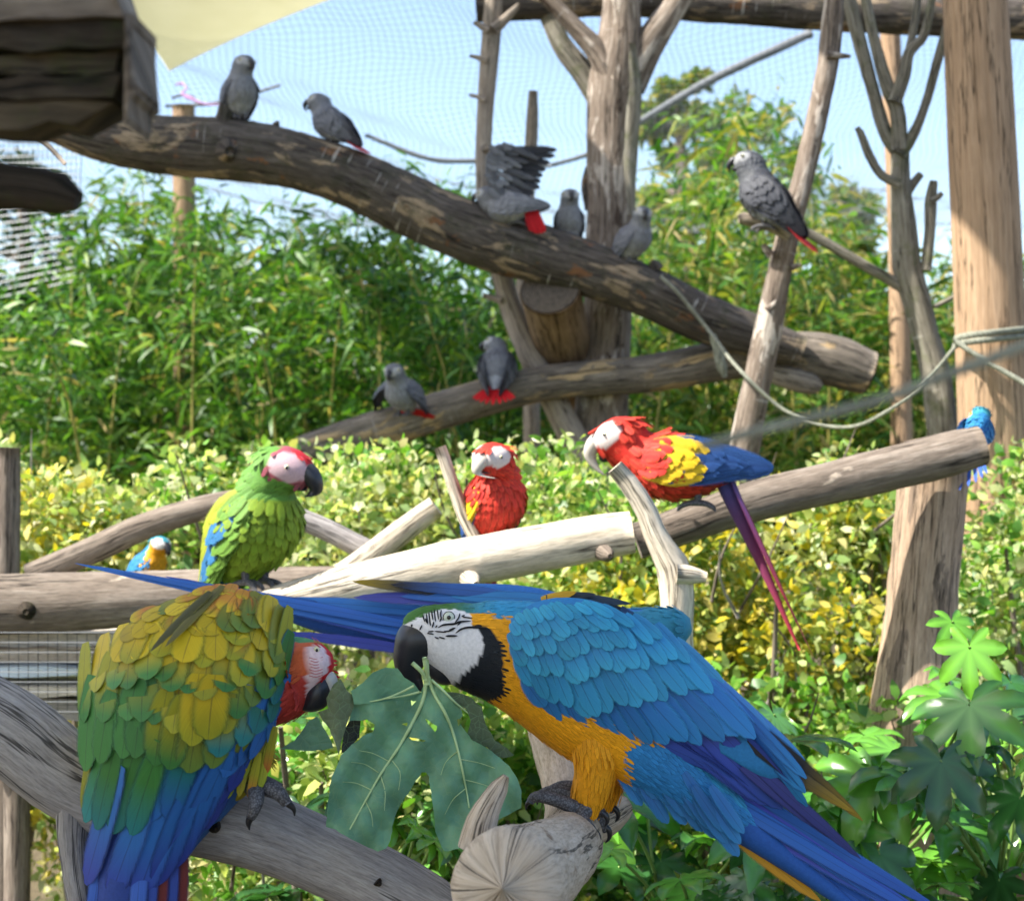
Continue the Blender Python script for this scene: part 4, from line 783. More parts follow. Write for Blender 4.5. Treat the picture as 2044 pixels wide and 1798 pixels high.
    row([(1030, 1310), (1080, 1318), (1140, 1318), (1200, 1312), (1260, 1300), (1310, 1280), (1350, 1270)], [(1062, 1378), (1110, 1404), (1180, 1428), (1250, 1420), (1320, 1398), (1385, 1382), (1450, 1375)], 15, 38, .008, (.03, .23, .46), (.035, .28, .49), (.055, .35, .55), 'round', 4)
    row([(1022, 1280), (1080, 1280), (1140, 1275), (1200, 1268), (1260, 1255), (1310, 1245)], [(1045, 1338), (1100, 1352), (1165, 1358), (1235, 1345), (1310, 1328), (1375, 1318)], 14, 34, .012, (.03, .22, .45), tq, (.05, .33, .54), 'round', 4)
    row([(1016, 1258), (1080, 1250), (1150, 1242), (1210, 1234), (1265, 1226)], [(1036, 1305), (1100, 1310), (1170, 1308), (1245, 1295), (1320, 1280)], 13, 29, .015, (.03, .23, .45), tq, (.055, .34, .54), 'round', 4)
    row([(1020, 1238), (1080, 1226), (1140, 1218), (1200, 1212)], [(1036, 1275), (1100, 1272), (1170, 1265), (1260, 1250)], 12, 26, .017, (.032, .24, .45), tq, (.055, .34, .54), 'round', 4)
    row([(1030, 1222), (1080, 1208), (1130, 1202), (1180, 1204)], [(1046, 1250), (1100, 1240), (1160, 1234), (1225, 1232)], 10, 22, .018, tq, (.035, .29, .50), (.06, .35, .55), 'round', 3)
    # far wing edge, dark feathers along the back
    fw = MB(); 
    V = np.array([P(x, y, D+.03) for x, y in [(1085, 1225), (1180, 1232), (1290, 1290), (1420, 1395), (1540, 1505), (1600, 1575)]]); v, f, uv = tube(np.concatenate([V, np.array([.012, .02, .022, .02, .014, .006])[:, None]], 1), 12, .01, .02, 1); fw.add(v, f, None, (.014, .03, .07)); fwo = fw.build('wing', M_PLUM, root)
    for i, (a, b, c) in enumerate([((1090, 1192), (1190, 1186), (.014, .02, .03)), ((1130, 1186), (1260, 1205), (.015, .03, .05)), ((1180, 1192), (1330, 1262), (.014, .02, .03)), ((1240, 1212), (1400, 1330), (.02, .05, .12)), ((1310, 1262), (1470, 1395), (.015, .03, .06)), ((1370, 1320), (1560, 1480), (.02, .08, .25)), ((1440, 1380), (1640, 1560), (.02, .07, .22)), ((1080, 1196), (1150, 1182), (.55, .30, .01))]):
        big_feather(fwo, P(*a, D+.012), P(*b, D+.010), 26*u, np.array([.2, -.75, .65]), c, c, tuple(np.array(c)*1.4), 'point')
    # rump feathers, tail
    tb = MB(); V = np.array([P(x, y, D) for x, y in [(1330, 1530), (1420, 1600), (1520, 1675), (1640, 1765), (1780, 1870)]]); v, f, uv = tube(np.concatenate([V, np.array([.032, .026, .018, .010, .003])[:, None]], 1), 16, .01, .02, 1); tb.add(v, f, None, (.025, .10, .36)); tail = tb.build('tail', M_PLUM, root)
    r2 = np.random.default_rng(9)
    for i in range(9):
        t = i/8; off = -.026+.004*abs(4-i)
        big_feather(tail, P(1400+40*t, 1610-62*t, D+off+.01), P(1860+20*t+r2.normal(0, 10), 1880-70*t+r2.normal(0, 6), D+off+.022), (40 if i % 2 else 34)*u, np.array([.15, -.9, .35]), (.03, .13, .44) if i % 3 else (.06, .07, .40), (.03, .10, .42), (.03, .16, .46) if i % 2 else (.015, .03, .14), 'point')
    big_feather(tail, P(1440, 1640, D-.004), P(1640, 1800, D), 40*u, np.array([.1, -.9, .3]), (.5, .24, .01), (.55, .26, .01), (.35, .15, .01), 'point')
    for k, (ys, w, ly) in enumerate([(0, 34, .030), (-22, 32, .037), (-46, 30, .043)]):
        for i in range(8):
            t = i/7; x = 1262+t*190+r2.normal(0, 5); y = 1545+t*112+ys+r2.normal(0, 5)
            big_feather(tail, P(x-34, y-40, D-ly), P(x+22+10*t, y+54, D-ly*.7), w*u, np.array([.1, -.95, .2]), (.03, .15, .40), (.035, .20, .45), (.04, .25, .48))
    # thigh, foot
    T_ = [(1180, 1440, 46, .028), (1190, 1490, 50, .029), (1188, 1540, 42, .025), (1180, 1580, 37, .021), (1178, 1606, 26, .017), (1178, 1614, 8, .006)]
    for dz in (-.026, .034):
        pos = np.array([P(a+(0 if dz < 0 else 30), b-(0 if dz < 0 else 14), D+dz) for a, b, *_ in T_]); g = loft(pos, [q[3] for q in T_], [q[2]*u for q in T_], (-1, 0, 0.05), 40, 30); nn = grid_normals(g); mb = MB(); cg = np.array(gold)*np.array([.95, .92, 1]); grid_mesh(mb, g, np.tile(cg, (*g.shape[:2], 1)))
        lg_ = mb.build('leg', M_PLUM, root); mb = MB(); plumage(mb, g, nn, lambda p, t, ph: (cg*.85, cg*1.05, cg*np.array([1.08, 1.15, 1]), 1.0), .019, .05, .99, .34, .05, 8); mb.build('plumage', M_PLUM, lg_, True, 'stuff')
        dx = 0 if dz < 0 else 22; dy = 0 if dz < 0 else -10
        F3 = lambda s: np.array([[*P(a+dx, b+dy, D+dz+o), rr*u] for a, b, rr, o in s])
        ft = part_tube('foot', root, [F3([(1178, 1595, 17, 0), (1172, 1612, 19, -.004), (1160, 1618, 17, -.01), (1130, 1604, 14, -.016), (1095, 1592, 13, -.02), (1068, 1590, 11, -.022), (1058, 1600, 8, -.022)]),
            F3([(1175, 1605, 18, -.006), (1160, 1600, 14, .004), (1130, 1582, 13, .012), (1100, 1578, 11, .016), (1078, 1584, 8, .018)]),
            F3([(1172, 1612, 18, -.008), (1160, 1630, 15, -.022), (1172, 1648, 13, -.030), (1182, 1660, 11, -.030), (1186, 1666, 8, -.028)]),
            F3([(1180, 1608, 16, .006), (1196, 1618, 12, -.004), (1203, 1626, 10, -.008)])], M_SKIN, 12, .003, .10, 3, (0, 0, 1))
        for c in ([(1184, 1658, 7, -.031), (1194, 1668, 6, -.031), (1194, 1682, 4, -.030), (1186, 1692, 1, -.029)], [(1200, 1620, 7, -.008), (1210, 1628, 6, -.010), (1212, 1640, 4, -.010), (1206, 1650, 1, -.010)], [(1064, 1594, 6, -.023), (1052, 1604, 4, -.022), (1050, 1616, 1, -.020)]):
            part_tube('claw', ft, [F3(c)], M_CLAW, 10, .002, 0, 1, (0, 0, 1) if c[0][0] < 1100 else (1, 0, 0))
blue_macaw()
# ------------------------------------------------------------------ the yellow-backed red-headed macaw at the left
def left_macaw():
    D = 1.74; u = S(1, D)
    root = thing('yellow_backed_macaw', 'red headed macaw with yellow, green and blue back seen from behind', 'macaw', P(480, 1600, D))
    K = [(664, 1318, 14, .010, 0), (652, 1320, 32, .022, 0), (632, 1324, 50, .030, 0), (602, 1338, 72, .040, .01), (560, 1352, 90, .050, .012), (505, 1352, 120, .062, .014), (440, 1362, 160, .075, .015), (388, 1410, 182, .080, .015), (350, 1490, 176, .075, .013), (318, 1570, 148, .062, .01), (292, 1650, 112, .045, .01), (270, 1740, 76, .030, .01), (255, 1800, 40, .016, .01)]
    pos = np.array([P(a, b, D+o) for a, b, _, _, o in K]); tv = np.gradient(pos, axis=0); up = nrm(np.cross(tv, [0, 1, 0]))
    up = np.where(up[:, :1]*-.7+up[:, 2:3]*.7 < 0, -up, up)
    G = loft(pos, [q[3] for q in K], [q[2]*u for q in K], up, 130, 80); N = grid_normals(G)
    FACE = [(617, 1290), (628, 1284), (645, 1290), (655, 1310), (657, 1340), (640, 1352), (625, 1385), (612, 1400), (612, 1350), (612, 1310)]
    r = np.random.default_rng(5)
    def colour(p, jig=0.):
        x, y = px_of(p); x += jig*r.normal(); y += jig*r.normal()
        if inpoly(x, y, FACE): return 'w', (.66, .50, .52)
        if x > 640 and y < 1365: return 'r', (.52, .012, .02)
        if x > 545 and x < 650 and y < 1290-(x-560)*-.15 and y < 1282: return 'g', (.05, .22, .09)
        if x > 540: return 'r', ((.50, .10, .035) if y < 1350 else (.42, .045, .035))
        if y > 1560: return 'b', (.03, .11, .36)
        return 'y', (.40, .30, .012)
    cols = np.array([[colour(p)[1] for p in row] for row in G]); mb = MB(); grid_mesh(mb, G, cols); mb.build('body', M_PLUM, root); mb = MB()
    def cf(p, t, ph):
        k, c = colour(p, 4.); c = np.array(c)
        if k == 'w': return None
        return c*.8, c*1.1, c*1.3, (.5 if p[0] > P(640, 0, D)[0] else .8)
    plumage(mb, G, N, cf, .017, .02, .55, .42, .08, 6); mb.build('plumage', M_PLUM, root, True, 'stuff')
    flat = G.reshape(-1, 3); front = (N.reshape(-1, 3)*(CAM-flat)).sum(1) > 0; F_ = flat[front]; fx, fy = px_of(F_)
    def surf(x, y, out=.001):
        w = np.argsort((fx-x)**2+(fy-y)**2)[:5]; return P(x, y, F_[w, 1].mean()-out)
    mb = MB()
    for i, yy in enumerate(range(1312, 1350, 6)):
        q = cr(np.array([surf(617+(i % 2)*3, yy, .0008), surf(630, yy+3, .0009), surf(644, yy-1, .0008)]), 6); v, f, uv = tube(np.concatenate([q, np.full((6, 1), .7*u)], 1), 5, .002, .2, i); mb.add(v, f, None, (.5, .12, .14))
    mb.build('face_stripe', M_PLUM, root)
    c = surf(632, 1297, 0); mb = MB(); v, f = ball(c, 7.5*u, 10, (.8, .5, 1)); mb.add(v, f); e = mb.build('eye', M_EYEY, root)
    mb = MB(); v, f = ball(c+np.array([.0005, -.0026, 0]), 3.4*u, 8, (.8, .4, 1)); mb.add(v, f); mb.build('pupil', M_EYEB, e)
    U = [(640, 1335, 10, .012), (652, 1346, 20, .016), (654, 1362, 24, .017), (648, 1384, 24, .016), (636, 1402, 18, .012), (622, 1412, 10, .007), (610, 1416, 2, .002)]
    def bk(name, U, m, off=0):
        pos = np.array([P(a, b, D+off) for a, b, *_ in U]); up = np.cross(np.gradient(pos, axis=0), [0, 1, 0]); g = loft(pos, [q[3] for q in U], [q[2]*u for q in U], nrm(up), 30, 26); mb = MB(); grid_mesh(mb, g); mb.build(name, m, root)
    bk('upper_beak', [(646, 1346, 8, .009), (656, 1352, 14, .012), (660, 1366, 15, .012), (658, 1384, 12, .009), (654, 1398, 5, .004)], M_HORN, -.004)
    bk('lower_beak', [(640, 1352, 16, .012), (640, 1372, 24, .017), (632, 1392, 26, .017), (618, 1406, 17, .012), (602, 1414, 4, .004)], M_BEAK, -.006)
    # back shell
    C0 = np.array([352, 1420.])
    def boff(x, y):
        cx = np.interp(y, [1160, 1230, 1300, 1400, 1500, 1600, 1700, 1800], [440, 390, 372, 362, 342, 300, 275, 255]); w = np.interp(y, [1150, 1165, 1230, 1300, 1400, 1500, 1600, 1700, 1800], [8, 60, 165, 205, 215, 205, 175, 135, 110]); k = np.clip((x-cx)/w, -.97, .97)
        return np.interp(y, [1150, 1175, 1250, 1350, 1500, 1650, 1800], [-.02, .02, .07, .098, .095, .065, .045])*math.sqrt(1-k*k)
    def wp(x, y, l=0.): return P(x, y, D-boff(x, y)-l)
    def wn_(x, y):
        a = wp(x+8, y)-wp(x-8, y); b = wp(x, y+8)-wp(x, y-8); n = nrm(np.cross(a, b)); return n if n[1] < 0 else -n
    def shell(OUT, col):
        oc = cr(np.array([[x, y, 0.] for x, y in OUT+OUT[:1]]), 60)[:-1, :2]; cc = oc.mean(0); V = []; n = len(oc); mb = MB()
        for k in np.linspace(.02, 1, 10):
            for p in oc: V.append(wp(*(cc+(p-cc)*k), -.006-(.010 if k > .99 else 0)))
        mb.add(np.array(V), [(i*n+j, i*n+(j+1) % n, (i+1)*n+(j+1) % n, (i+1)*n+j) for i in range(9) for j in range(n)], None, col); return mb.build('wing', M_PLUM, root)
    wl = shell([(430, 1180), (330, 1206), (250, 1250), (204, 1330), (180, 1420), (168, 1520), (165, 1620), (230, 1640), (290, 1560), (330, 1440), (380, 1300)], (.20, .20, .02))
    wr = shell([(430, 1178), (500, 1210), (545, 1275), (548, 1380), (530, 1450), (470, 1540), (390, 1640), (300, 1640), (300, 1540), (340, 1440), (380, 1300)], (.16, .2, .03))
    YL, YG, GN, TL, BL, PB, OR = (.50, .36, .008), (.30, .29, .012), (.04, .17, .035), (.02, .17, .17), (.025, .13, .40), (.035, .06, .33), (.46, .20, .02)
    rr = np.random.default_rng(8)
    def row(tips, back, n, w, layer, fc, kind='round', j=5):
        b = cr(np.array([[x, y, 0.] for x, y in tips]), n)
        for i in range(n):
            t = i/(n-1); x, y = b[i, :2]+rr.normal(0, j, 2); bx, by = back(t); c0, c1, ce = fc(t, x, y); z_ = rr.random(); c0, c1 = ((.22, .21, .02), (.12, .19, .03)) if (z_ < .22 and c0[0] > .2) else (((.42, .15, .02), c1) if (z_ > .88 and c0[0] > .2 and y < 1380) else (c0, c1)); ly = layer*.45+.0008*(i % 2)+.0001*i
            sx = rr.normal(0, 7); k = rr.uniform(.95, 1.3); big_feather(wl if x < 330 else wr, wp(x+(bx+sx)*k, y+by*k, ly-.001), wp(x, y, ly), w*u*rr.uniform(1.0, 1.4), wn_(x, y), c0, c1, ce, kind, curl=.3)
    # tail
    tb = MB(); V = np.array([P(x, y, D-.01) for x, y in [(300, 1600), (280, 1680), (262, 1760), (245, 1900), (235, 2050)]]); v, f, uv = tube(np.concatenate([V, np.array([.05, .045, .04, .03, .006])[:, None]], 1), 16, .01, .02, 1); tb.add(v, f, None, (.03, .06, .25)); tail = tb.build('tail', M_PLUM, root)
    for i in range(9):
        t = i/8; red = i in (6, 8)
        big_feather(tail, P(215+150*t, 1610, D-.052+.03*abs(t-.5)), P(170+185*t, 1990-40*abs(t-.5), D-.045+.03*abs(t-.5)), 42*u, np.array([.0, -1, .1]), (.12, .018, .02) if red else ((.03, .07, .34) if i % 2 else (.04, .11, .42)), (.10, .02, .03) if red else (.03, .08, .36), (.015, .02, .10), 'point')
    row([(178, 1770), (250, 1790), (320, 1765), (372, 1700), (420, 1640), (462, 1580)], lambda t: (58+30*t, -190), 9, 58, -.002, lambda t, x, y: (BL, PB, (.02, .04, .18)), 'round', 4)
    row([(160, 1640), (210, 1664), (275, 1655), (335, 1632), (400, 1592), (455, 1550), (500, 1510)], lambda t: (40+45*t, -175), 12, 56, .004, lambda t, x, y: ((GN, TL, (.015, .09, .10)) if t < .3 else (TL if t < .5 else BL, BL, (.02, .07, .22))), 'round', 4)
    row([(168, 1540), (215, 1520), (265, 1510), (320, 1530), (380, 1530), (435, 1520), (480, 1490), (520, 1450), (545, 1400)], lambda t: (20+22*t, -150), 13, 62, .009, lambda t, x, y: (YG if .3 < t < .8 else GN, GN if t < .5 else TL, (.03, .13, .06) if t < .8 else BL), 'round', 5)
    row([(176, 1450), (230, 1440), (285, 1430), (340, 1470), (390, 1478), (435, 1470), (480, 1430), (525, 1400), (552, 1360)], lambda t: (16+8*t, -135), 13, 60, .014, lambda t, x, y: (YL if .25 < t < .75 else YG, YG if .35 < t < .7 else GN, (.07, .17, .03)), 'round', 7)
    row([(196, 1382), (236, 1375), (280, 1360), (330, 1375), (380, 1395), (425, 1390), (470, 1360), (515, 1345), (550, 1320)], lambda t: (22-8*t, -105), 13, 58, .019, lambda t, x, y: (YL, YG if i_(t) else GN, (.16, .22, .03)), 'round', 7)
    row([(214, 1330), (258, 1318), (300, 1305), (350, 1315), (400, 1325), (450, 1310), (500, 1295), (545, 1280)], lambda t: (42-34*t, -64-20*t), 12, 54, .023, lambda t, x, y: (YL, YL if i_(t) else YG, (.20, .25, .03)), 'round', 7)
    row([(232, 1272), (284, 1260), (335, 1258), (390, 1268), (440, 1262), (490, 1255), (535, 1255)], lambda t: (62-58*t, -34-26*t), 11, 48, .026, lambda t, x, y: (YL, (.34, .25, .02) if i_(t) else YL, (.22, .20, .03)), 'round', 7)
    row([(262, 1240), (325, 1222), (385, 1222), (435, 1222), (480, 1218), (520, 1228)], lambda t: (58-58*t, -20-18*t), 11, 42, .028, lambda t, x, y: (OR if t > .4 else YL, YL, (.40, .09, .03) if t > .5 else (.24, .22, .03)), 'round', 5)
    row([(325, 1206), (385, 1188), (435, 1188), (475, 1194), (505, 1205)], lambda t: (50-55*t, -10-10*t), 9, 28, .029, lambda t, x, y: (OR, YL, (.42, .07, .03) if t > .4 else (.12, .12, .03)), 'round', 4)
    for a, b, c in (((330, 1290), (445, 1168), (.10, .09, .02)), ((300, 1300), (420, 1180), (.06, .06, .015))):
        big_feather(wl, wp(*b, .022), wp(*a, .032), 26*u, wn_(*a), c, c, (.25, .22, .03), 'point')
    row([(547, 1300), (552, 1370), (548, 1440), (538, 1482)], lambda t: (4, -90), 5, 30, -.004, lambda t, x, y: (BL, (.03, .17, .44), (.04, .2, .45)), 'round', 2)
    # thigh feathers, foot
    T_ = [(490, 1440, 44, .03), (486, 1500, 44, .03), (470, 1560, 36, .024), (462, 1590, 20, .014), (460, 1600, 4, .004)]
    pos = np.array([P(a, b, D+.004) for a, b, *_ in T_]); g = loft(pos, [q[3] for q in T_], [q[2]*u for q in T_], (-1, 0, .05), 30, 26); mb = MB(); grid_mesh(mb, g, np.tile(np.array((.30, .26, .015)), (*g.shape[:2], 1))); leg = mb.build('leg', M_PLUM, root)
    for i in range(12):
        t = i/11; x = 412+118*t; y = 1610-34*t+rr.normal(0, 6)-30*(i % 2)
        big_feather(leg, P(x+20, y-95, D-.030-.004*(i % 3)), P(x, y, D-.034), 22*u, np.array([0., -1, .1]), (.30, .28, .015), [(.38, .30, .01), (.24, .28, .02), (.42, .12, .02)][i % 3], (.16, .22, .02))
    F3 = lambda s: np.array([[*P(a, b, D+o), q*u] for a, b, q, o in s])
    ft = part_tube('foot', root, [F3([(500, 1560, 18, .0), (528, 1568, 18, -.02), (556, 1582, 15, -.03), (574, 1604, 11, -.03)]), F3([(500, 1566, 17, -.005), (512, 1586, 17, -.035), (508, 1612, 13, -.046), (500, 1632, 9, -.044)]), F3([(495, 1560, 16, .01), (530, 1562, 14, .01), (560, 1574, 11, .008)])], M_SKIN, 12, .003, .1, 2, (0, 0, 1))
    part_tube('claw', ft, [F3([(500, 1630, 8, -.046), (496, 1642, 6, -.044), (498, 1656, 1, -.040)])], M_CLAW, 8, .002, 0, 1, (1, 0, 0)); part_tube('claw', ft, [F3([(574, 1602, 8, -.031), (586, 1614, 5, -.030), (588, 1628, 1, -.028)])], M_CLAW, 8, .002, 0, 1, (0, 0, 1))
def i_(t): return int(t*53) % 3 == 0
left_macaw()
# ------------------------------------------------------------------ the big torn leaf both macaws pull at
def torn_leaf():
    Zf = lambda l: [(554.4+x*.27123, 1275.1+y*.27123) for x, y in l]; D = 1.70
    root = thing('torn_leaf', 'big torn green lobed leaf held in the blue macaw\'s beak', 'leaf', P(848, 1350, D))
    def blade(name, out, col, dep, holes=(), step=14):
        out = Zf(out); rr = np.random.default_rng(len(out)); o2 = []
        for i in range(len(out)):
            a, b = np.array(out[i]), np.array(out[(i+1) % len(out)]); k = max(1, int(np.linalg.norm(b-a)/9))
            for j in range(k): o2.append(a+(b-a)*j/k+rr.normal(0, .6, 2))
        xs = [q[0] for q in o2]; ys = [q[1] for q in o2]
        inner = [(x+rr.uniform(-3, 3), y+rr.uniform(-3, 3)) for x in np.arange(min(xs), max(xs), step) for y in np.arange(min(ys), max(ys), step) if inpoly(x, y, o2)]
        hp = [Zf(h) for h in holes]; inner = [q for q in inner if not any(inpoly(*q, h) for h in hp)]; pv = [Vector(q) for q in o2]+[Vector(q) for q in inner]; ed = [(i, (i+1) % len(o2)) for i in range(len(o2))]
        for h in hp:
            k = len(pv); pv += [Vector(q) for q in h]; ed += [(k+i, k+(i+1) % len(h)) for i in range(len(h))]
        v2, e, f, *_ = geometry.delaunay_2d_cdt(pv, ed, [list(range(len(o2)))], 1, 1e-5)
        f = [t for t in f if not any(inpoly(sum(v2[i][0] for i in t)/len(t), sum(v2[i][1] for i in t)/len(t), h) for h in hp)]
        V = np.array([P(q[0], q[1], D+dep(q[0], q[1])) for q in v2]); back = V+np.array([0, .0005, 0]); f = [tuple(t) for t in f]
        # orient towards the camera
        n0 = np.cross(V[f[0][1]]-V[f[0][0]], V[f[0][2]]-V[f[0][0]]); f = f if n0[1] < 0 else [t[::-1] for t in f]
        c = np.array(col)*(1+.10*np.sin(V[:, :1]*95+V[:, 2:]*60)+.06*rr.normal(size=(len(V), 1)))
        mb = MB(); mb.add(V, f, None, c); mb.add(back, [t[::-1] for t in f], None, c*.8); return mb.build(name, M_BIGLEAF, root)
    dep = lambda x, y: .032*math.sin((x-720)/90.)*.5-.020*((y-1350)/300.)**2+.006*math.sin(x/19.+y/27.)+.003*math.sin(x/9.-y/13.)+(-.012*math.cos((x-840)/60.))*.6
    G_ = (.125, .285, .165)
    main = [(1090, 300), (1050, 400), (1000, 440), (900, 450), (780, 460), (640, 470), (560, 470), (540, 540), (530, 600), (600, 596), (660, 590), (715, 630), (700, 680), (620, 720), (540, 780), (470, 850), (440, 920), (400, 1010), (380, 1080), (370, 1200), (355, 1380), (420, 1400), (500, 1450), (600, 1500), (740, 1560), (800, 1540), (830, 1480), (840, 1380), (880, 1260), (960, 1130), (1020, 1040), (1060, 980), (1090, 980), (1110, 1010), (1130, 1130), (1150, 1280), (1160, 1420), (1220, 1560), (1330, 1540), (1500, 1400), (1790, 1240), (1795, 1120), (1760, 1020), (1700, 930), (1600, 850), (1540, 800), (1430, 740), (1360, 650), (1330, 600), (1360, 560), (1330, 480), (1250, 400), (1130, 300)]
    b1 = blade('blade', main, G_, dep, [[(978, 448), (995, 458), (1020, 456), (1000, 476), (985, 492)], [(1085, 585), (1110, 598), (1140, 622), (1172, 640), (1170, 665), (1158, 684), (1130, 650), (1100, 618)], [(965, 722), (1040, 733), (1092, 746), (1075, 755), (1030, 750), (985, 742)], [(912, 625), (955, 614), (952, 640), (930, 634)], [(1318, 590), (1350, 585), (1345, 625), (1328, 640)]])
    dl = lambda x, y: .012+.00022*(x-780)+.003*math.sin(x/15.)
    blade('lobe', [(1060, 400), (1000, 330), (930, 280), (885, 215), (790, 207), (700, 245), (630, 320), (540, 385), (555, 440), (560, 480), (780, 466), (1000, 446)], (.14, .31, .18), dl)
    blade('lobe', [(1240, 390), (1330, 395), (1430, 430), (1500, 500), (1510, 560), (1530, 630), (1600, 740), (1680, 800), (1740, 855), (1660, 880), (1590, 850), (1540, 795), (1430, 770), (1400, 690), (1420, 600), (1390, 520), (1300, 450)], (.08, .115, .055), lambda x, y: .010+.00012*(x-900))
    blade('lobe', [(20, 805), (120, 750), (180, 670), (230, 600), (290, 570), (330, 640), (380, 720), (410, 800), (330, 815), (220, 825), (110, 815)], (.11, .26, .16), lambda x, y: .03)
    blade('lobe', [(300, 540), (370, 510), (360, 430), (410, 330), (460, 290), (510, 380), (555, 420), (560, 500), (520, 590), (490, 680), (470, 760), (450, 850), (420, 760), (380, 660), (330, 600)], (.12, .155, .08), lambda x, y: -.014+.0004*abs(x-672))
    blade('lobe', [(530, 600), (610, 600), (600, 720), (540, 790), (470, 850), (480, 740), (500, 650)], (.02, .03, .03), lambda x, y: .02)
    M_VEIN = plain('leaf_vein', (.40, .54, .26), .5, .4, .15, 30, 0)
    def vein(l, r0, r1, o, name='vein'):
        q = Zf(l); n = 14; C = cr(np.array([[*z, 0.] for z in q]), n); K = np.array([[*P(x, y, D+dep(x, y)-o), S(r0+(r1-r0)*i/(n-1), D)] for i, (x, y, _) in enumerate(C)]); part_tube(name, root, [K], M_VEIN, 7, .004, .05, 1)
    vein([(1090, 300), (1075, 430), (1010, 580), (900, 780), (760, 990), (640, 1200), (530, 1400)], 4.2, 1.4, .002)
    vein([(1110, 280), (1150, 400), (1230, 540), (1300, 720), (1350, 920), (1390, 1120), (1410, 1240)], 4.0, 1.6, .002)
    vein([(1130, 300), (1210, 370), (1300, 460), (1400, 545)], 3.0, 1.4, .002)
    vein([(1000, 345), (900, 395), (780, 440), (640, 465), (560, 470)], 2.6, 1.0, .004); vein([(1040, 390), (940, 415), (780, 440)], 2.4, 1.4, .004)
    for l in ([(760, 1010), (790, 1120), (785, 1260)], [(840, 890), (900, 980), (890, 1110)], [(820, 900), (700, 840), (600, 820)], [(740, 980), (640, 920), (540, 905)], [(690, 1110), (580, 1060), (480, 1050)], [(650, 1200), (690, 1290), (700, 1380)], [(1350, 885), (1480, 910), (1600, 950)], [(1380, 1035), (1480, 1060), (1560, 1085)], [(1330, 820), (1240, 900), (1200, 1000)], [(1380, 1100), (1290, 1180), (1230, 1290)]): vein(l, 1.1, .5, .0012)
    vein([(1105, 330), (1095, 230), (1080, 135)], 4.5, 5.0, .012, 'stalk'); vein([(1090, 300), (1060, 240), (990, 175)], 4.0, 4.6, .014, 'stalk'); vein([(1112, 290), (1108, 220), (1105, 150)], 2.0, 2.0, .012, 'stalk')
torn_leaf()
